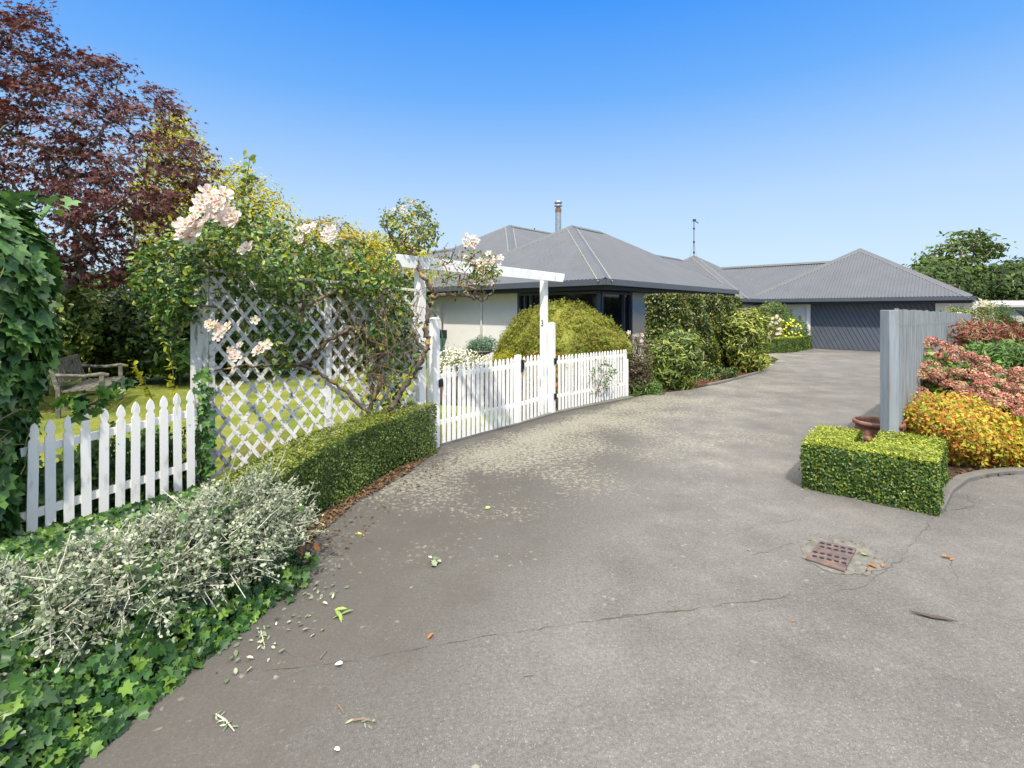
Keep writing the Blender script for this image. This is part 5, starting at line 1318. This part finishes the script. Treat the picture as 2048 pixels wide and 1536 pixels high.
# trees
def tree(name, label, poly, Y0, dY, trunk, ncl, k, sig, tmpl, size, mat, bark=M_bark, rt=.010, rmax=.16, flat=.45, group=None, front=.8, expo=.42, ni=600, cat='tree', droop=.5, reach=1.2):
    P, N = crown_pts(poly, ncl, Y0, dY, front)
    t = thing(name, label, cat, (trunk[0][0], trunk[0][1], 0), group)
    Q, M = cluster(P, N, k, sig, flat); M[:, 2] += .4
    leaves('crown', Q, M, size, tmpl, mat, t, droop=droop)
    A, B, ra, rb = grow(trunk, P[RS.permutation(len(P))[:ni]], rt, rmax, expo, reach)
    m = MB(); n = len(trunk); m.tube(trunk, [rmax * (1.25 - .45 * i / (n - 1)) for i in range(n)], 12); m.build('trunk', bark, t, smooth=True)
    sticks('branches', A[n - 1:], B[n - 1:], ra[n - 1:], rb[n - 1:], bark, t, 6)
    return t
pm_poly = [(-330,560),(-360,200),(-220,20),(-60,0),(0,25),(60,20),(95,-15),(112,30),(140,100),(185,95),(205,115),(240,105),(255,170),(300,175),(345,180),(352,225),(400,260),(432,290),(425,340),(400,420),(372,470),(330,500),(300,560),(240,585),(150,570),(60,520)]
tree('purple_maple', 'tall airy purple leafed maple over the bench', pm_poly, 10.2, 1.7, [(-9.7, 10.3, 0), (-9.6, 10.3, .9), tuple(U(105, 600, 10.3)), tuple(U(150, 560, 10.2))], 1050, 29, .145, T_MAPLE, .084, L_purple, rt=.0046, rmax=.09, flat=.32, ni=750, reach=.9)
tree('yellow_green_tree', 'yellow green tree standing behind the purple maple', [(260,420),(300,270),(350,215),(372,250),(400,290),(428,330),(455,345),(480,325),(505,345),(530,375),(560,385),(575,410),(592,450),(590,520),(560,560),(400,600),(280,560)], 14.5, 1.5, [(-9.3, 14.6, 0), (-9.25, 14.6, 1.5), (-9.1, 14.5, 2.6)], 1100, 16, .16, T_OVAL, .095, L_yellow, rt=.010, rmax=.15, flat=.6, group='background trees')
tree('golden_tree', 'low golden leafed tree behind the middle of the trellis', [(585,560),(590,462),(605,442),(640,436),(670,440),(700,450),(735,470),(760,500),(750,580)], 16.5, 1.3, [(-6.0, 16.6, 0), (-6.0, 16.6, 1.6)], 330, 15, .17, T_OVAL, .11, L_golden, rmax=.1, group='background trees')
tree('green_tree', 'green and gold tree behind the arch post', [(715,580),(712,490),(740,465),(790,470),(850,500),(862,580)], 18.5, 1.2, [(-4.6, 18.9, 0), (-4.6, 18.9, 1.6)], 300, 15, .18, T_OVAL, .11, L_yellow, rmax=.1, group='background trees')
# far trees at the right
tree('spreading_tree', 'open layered tree rising highest at the right behind the garage', [(1840,560),(1835,545),(1850,505),(1878,512),(1870,495),(1905,488),(1895,468),(1940,460),(1965,465),(1985,455),(1990,470),(1975,480),(2002,492),(1995,515),(1960,520),(1975,545),(1960,580),(1880,590)], 38, 3.5, [(34.0, 39, 0), (34.0, 39, 3.4)], 300, 12, .36, T_OVAL, .30, L_farlight, rt=.02, rmax=.3, flat=.22)
tree('dense_tree', 'dense dark tree whose crown hangs over the shed roof', [(1800,580),(1815,545),(1850,530),(1880,528),(1920,540),(1965,555),(1985,580),(1990,612),(1850,615)], 36, 3.0, [(32.2, 36, 0), (32.2, 36, 1.6)], 620, 16, .40, T_OVAL, .30, L_far, rt=.02, rmax=.3)
tree('dense_tree', 'dense dark tree cut by the right edge of the view', [(1950,610),(1960,560),(1985,535),(2020,520),(2060,525),(2130,530),(2160,570),(2150,615)], 37, 3.0, [(38, 37, 0), (38, 37, 1.6)], 560, 16, .42, T_OVAL, .30, L_far, rt=.02, rmax=.3)
# horizon hedgerow seen through gaps, far off
def backdrop(name, label, px0, px1, Y, top, mat, n):
    tree(name, label, [(px0, 622), (px0 + 20, top + 8), ((px0 + px1) / 2, top), (px1 - 15, top + 10), (px1, 622), (px1, 640), (px0, 640)], Y, 2.5, [(((px0 + px1) / 2 - 1024) / 1000 * Y, Y, 0), (((px0 + px1) / 2 - 1024) / 1000 * Y, Y, 1.0)], n, 14, .4, T_OVAL, .3, mat, rmax=.25)
backdrop('distant_tree', 'distant dark tree beyond the garden left of the house', 480, 720, 32, 560, L_far, 260)
backdrop('distant_tree', 'distant dark tree beyond the garden behind the bench', 60, 330, 26, 540, L_far, 320)

# ------------------------------------------------------------------ things lying on the drive
def flat_leaf(px, py, size, mat, name='fallen_leaf', tm=T_OVAL, label='', cat='leaf', n=1, spread=0, group='fallen leaves on the drive'):
    c = G(px, py); P = np.array([c + np.array((*(RS.normal(size=2) * spread), .012 + .004 * k)) for k in range(n)])
    N = np.tile((0, 0, 1.), (n, 1)) + RS.normal(size=(n, 3)) * .25
    st = RS.get_state(); loc = Vector(c)
    o = leaves(name, P - c, N, size, tm, mat, None); o.location = loc
    return tag(o, label, cat, group)
L_fbrown = leafmat('fallen_orange_leaf', [(.28, .10, .035), (.34, .16, .05)], .7, .1, .2, 9, .1)
L_fyel = leafmat('fallen_yellow_leaf', [(.42, .36, .10), (.50, .45, .12)], .7, .1, .2, 9, .1)
L_fgreen = leafmat('fallen_green_leaf', [(.12, .20, .05), (.30, .38, .10)], .6, .2, .2, 9, .1)
M_petalf = paint('fallen_petal', (.82, .80, .76), .7, .04, 9, 0)
flat_leaf(860, 1277, .05, L_fbrown, label='curled orange leaf lying alone on the open asphalt')
flat_leaf(633, 1098, .06, L_fbrown, label='rust orange leaf lying on the soil at the edge of the ivy')
flat_leaf(975, 1018, .055, L_fyel, label='yellow leaf on the lichen patch left of centre')
flat_leaf(716, 1070, .055, L_fyel, label='yellow leaf on dark asphalt by the hedge foot')
flat_leaf(640, 1049, .06, L_fgreen, label='pale green leaf on the soil near the end of the hedge')
flat_leaf(1497, 1102, .035, L_fgreen, label='small green leaf left of the drain cover')
flat_leaf(1730, 1113, .075, L_fgreen, label='fresh green leaf lying on the concrete beside the drain cover')
flat_leaf(1900, 1119, .05, L_fbrown, n=3, spread=.012, label='crumpled red leaf right of the drain cover')
flat_leaf(1755, 1136, .05, L_fbrown, n=3, spread=.03, label='orange leaf scraps on the concrete collar of the drain')
flat_leaf(1585, 1246, .02, L_fbrown, label='tiny brown leaf below the drain cover')
flat_leaf(645, 1264, .045, L_fgreen, label='lime leaf scrap beside the green sprig')
o = flat_leaf(679, 1332, .042, M_petalf, name='fallen_petal', tm=T_ROUND, label='round white petal lying on the asphalt', cat='petal', n=2, spread=.004)
flat_leaf(675, 1504, .03, M_petalf, name='fallen_petal', tm=T_ROUND, label='small white petal near the bottom edge of the drive', cat='petal')
flat_leaf(627, 1274, .04, M_petalf, name='fallen_petal', tm=T_OVAL, label='pale petal near the edge of the ivy', cat='petal')
flat_leaf(870, 1129, .05, L_silver, name='plant_sprig', tm=T_ROUND, n=9, spread=.02, label='small grey green sprig of leaves on the asphalt', cat='sprig', group=None)
flat_leaf(675, 1236, .08, L_fgreen, name='plant_sprig', tm=T_NARROW, n=5, spread=.025, label='star shaped yellow green sprig on the asphalt', cat='sprig', group=None)
def twig(pts, r_, mat, lab, lv=None):
    c = G(*pts[0]); m = MB(); q = [G(*p) + np.array((0, 0, .012)) for p in pts]; m.tube(q, [r_] * (len(q) - 1) + [r_ * .5], 6)
    t = thing('fallen_twig', lab, 'twig', (c[0], c[1], 0)); m.build('stem', mat, t)
    if lv:
        P = np.vstack([q[0] + (q[-1] - q[0]) * s + RS.normal(size=(2, 3)) * np.array((.014, .014, .002)) for s in np.linspace(0, .8, lv)]); leaves('foliage', P, RS.normal(size=(len(P), 3)) * .5 + np.array((0, 0, 1)), .035, T_NARROW, L_silver, t)
twig([(432, 1434), (450, 1445), (469, 1468)], .0035, M_palestem, 'silver leaved twig at the lower left of the drive', 7)
twig([(705, 1447), (725, 1443), (752, 1449)], .004, M_twig, 'brown and silver twig at the bottom of the drive', 3)
twig([(676, 1414), (684, 1425), (688, 1432)], .0025, M_twig, 'tiny brown twig left of the lower silver twig')
twig([(522, 1266), (530, 1300)], .003, M_palestem, 'silver leaved sprig by the ivy edge', 8)
twig([(1048, 1356), (1068, 1354)], .003, M_twig, 'short reddish twig in the middle of the drive')
twig([(640, 1322), (655, 1303)], .003, M_twig, 'dark twig beside the seam in the asphalt')
m = MB(); bp_ = [(-.10, .02), (-.05, .0), (0, -.018), (.05, -.02), (.11, -.03), (.05, .004), (0, .012), (-.06, .022)]; c = G(1863, 1237)
n_ = len(bp_); m.add([(x, y, .012 + .02 * abs(x) * 3 * (1 if x < 0 else .4)) for x, y in bp_] + [(x, y, .016 + .02 * abs(x) * 3 * (1 if x < 0 else .4)) for x, y in bp_], [tuple(range(n_ - 1, -1, -1)), tuple(range(n_, 2 * n_))] + [(i, (i + 1) % n_, n_ + (i + 1) % n_, n_ + i) for i in range(n_)])
o = m.build('bark_strip', M_barkdark); o.location = c; o.rotation_euler = (0, 0, R(-12)); tag(o, 'curled dark strip of bark lying on the asphalt at the right', 'bark')
# leaf litter that nobody could count
def litter(name, poly, n, size, mat, z=.016, tm=T_OVAL):
    xs = [p[0] for p in poly]; ys = [p[1] for p in poly]; P = np.zeros((0, 3))
    while len(P) < n:
        x = RS.uniform(min(xs), max(xs), 4 * n); y = RS.uniform(min(ys), max(ys), 4 * n); k = in_poly(x, y, poly)
        P = np.vstack([P, np.column_stack([x[k], y[k], z + RS.rand(k.sum()) * .012])])
    P = P[:n]; tag(leaves(name, P, np.tile((0, 0, 1.), (n, 1)) + RS.normal(size=(n, 3)) * .35, size, tm, mat), kind='stuff')
litter('leaf_litter', [(-1.62, 3.1), (-1.45, 3.1), (-1.50, 3.9), (-1.42, 4.5), (-1.10, 5.4), (-.93, 6.3), (-1.05, 6.35), (-1.35, 5.2), (-1.62, 4.3), (-1.66, 3.7)], 1500, .034, L_dead)
litter('leaf_litter', [(-1.6, 3.2), (-1.15, 3.3), (-1.1, 4.2), (-.85, 5.2), (-.3, 6.6), (-.93, 6.3), (-1.4, 4.6)], 170, .03, L_dead, .008)
litter('bark_mulch', [(2.5, 10.25), (2.9, 10.6), (3.9, 11.25), (4.9, 12.05), (6.9, 14.3), (6.5, 14.6), (4.2, 12.1), (2.5, 10.8)], 900, .06, leafmat('reddish_leaf_mulch', [(.20, .07, .035), (.30, .13, .06), (.12, .06, .035)], .8, .1, .2, 9, .2))
litter('leaf_litter', [tuple(G(1600, 1085)[:2]), tuple(G(1640, 1070)[:2]), tuple(G(1715, 1084)[:2]), tuple(G(1770, 1112)[:2]), tuple(G(1750, 1152)[:2]), tuple(G(1690, 1156)[:2])], 46, .022, L_dead, .012)
litter('leaf_litter', [tuple(G(1885, 1000)[:2]), tuple(G(1925, 965)[:2]), tuple(G(2040, 950)[:2]), (7, 5.6), (6, 6), (4.4, 5.2)], 500, .04, L_dead, .02)
litter('weed_fringe', [(.1, 7.72), (.72, 8.58), (2.35, 10.06), (2.9, 10.5), (2.85, 10.6), (1.5, 9.42), (.7, 8.72), (.05, 7.8)], 700, .035, L_green, .03)
litter('ivy_scraps', [tuple(G(430, 1300)[:2]), tuple(G(620, 1160)[:2]), tuple(G(700, 1180)[:2]), tuple(G(560, 1320)[:2]), tuple(G(420, 1390)[:2])], 60, .03, L_silver, .01)
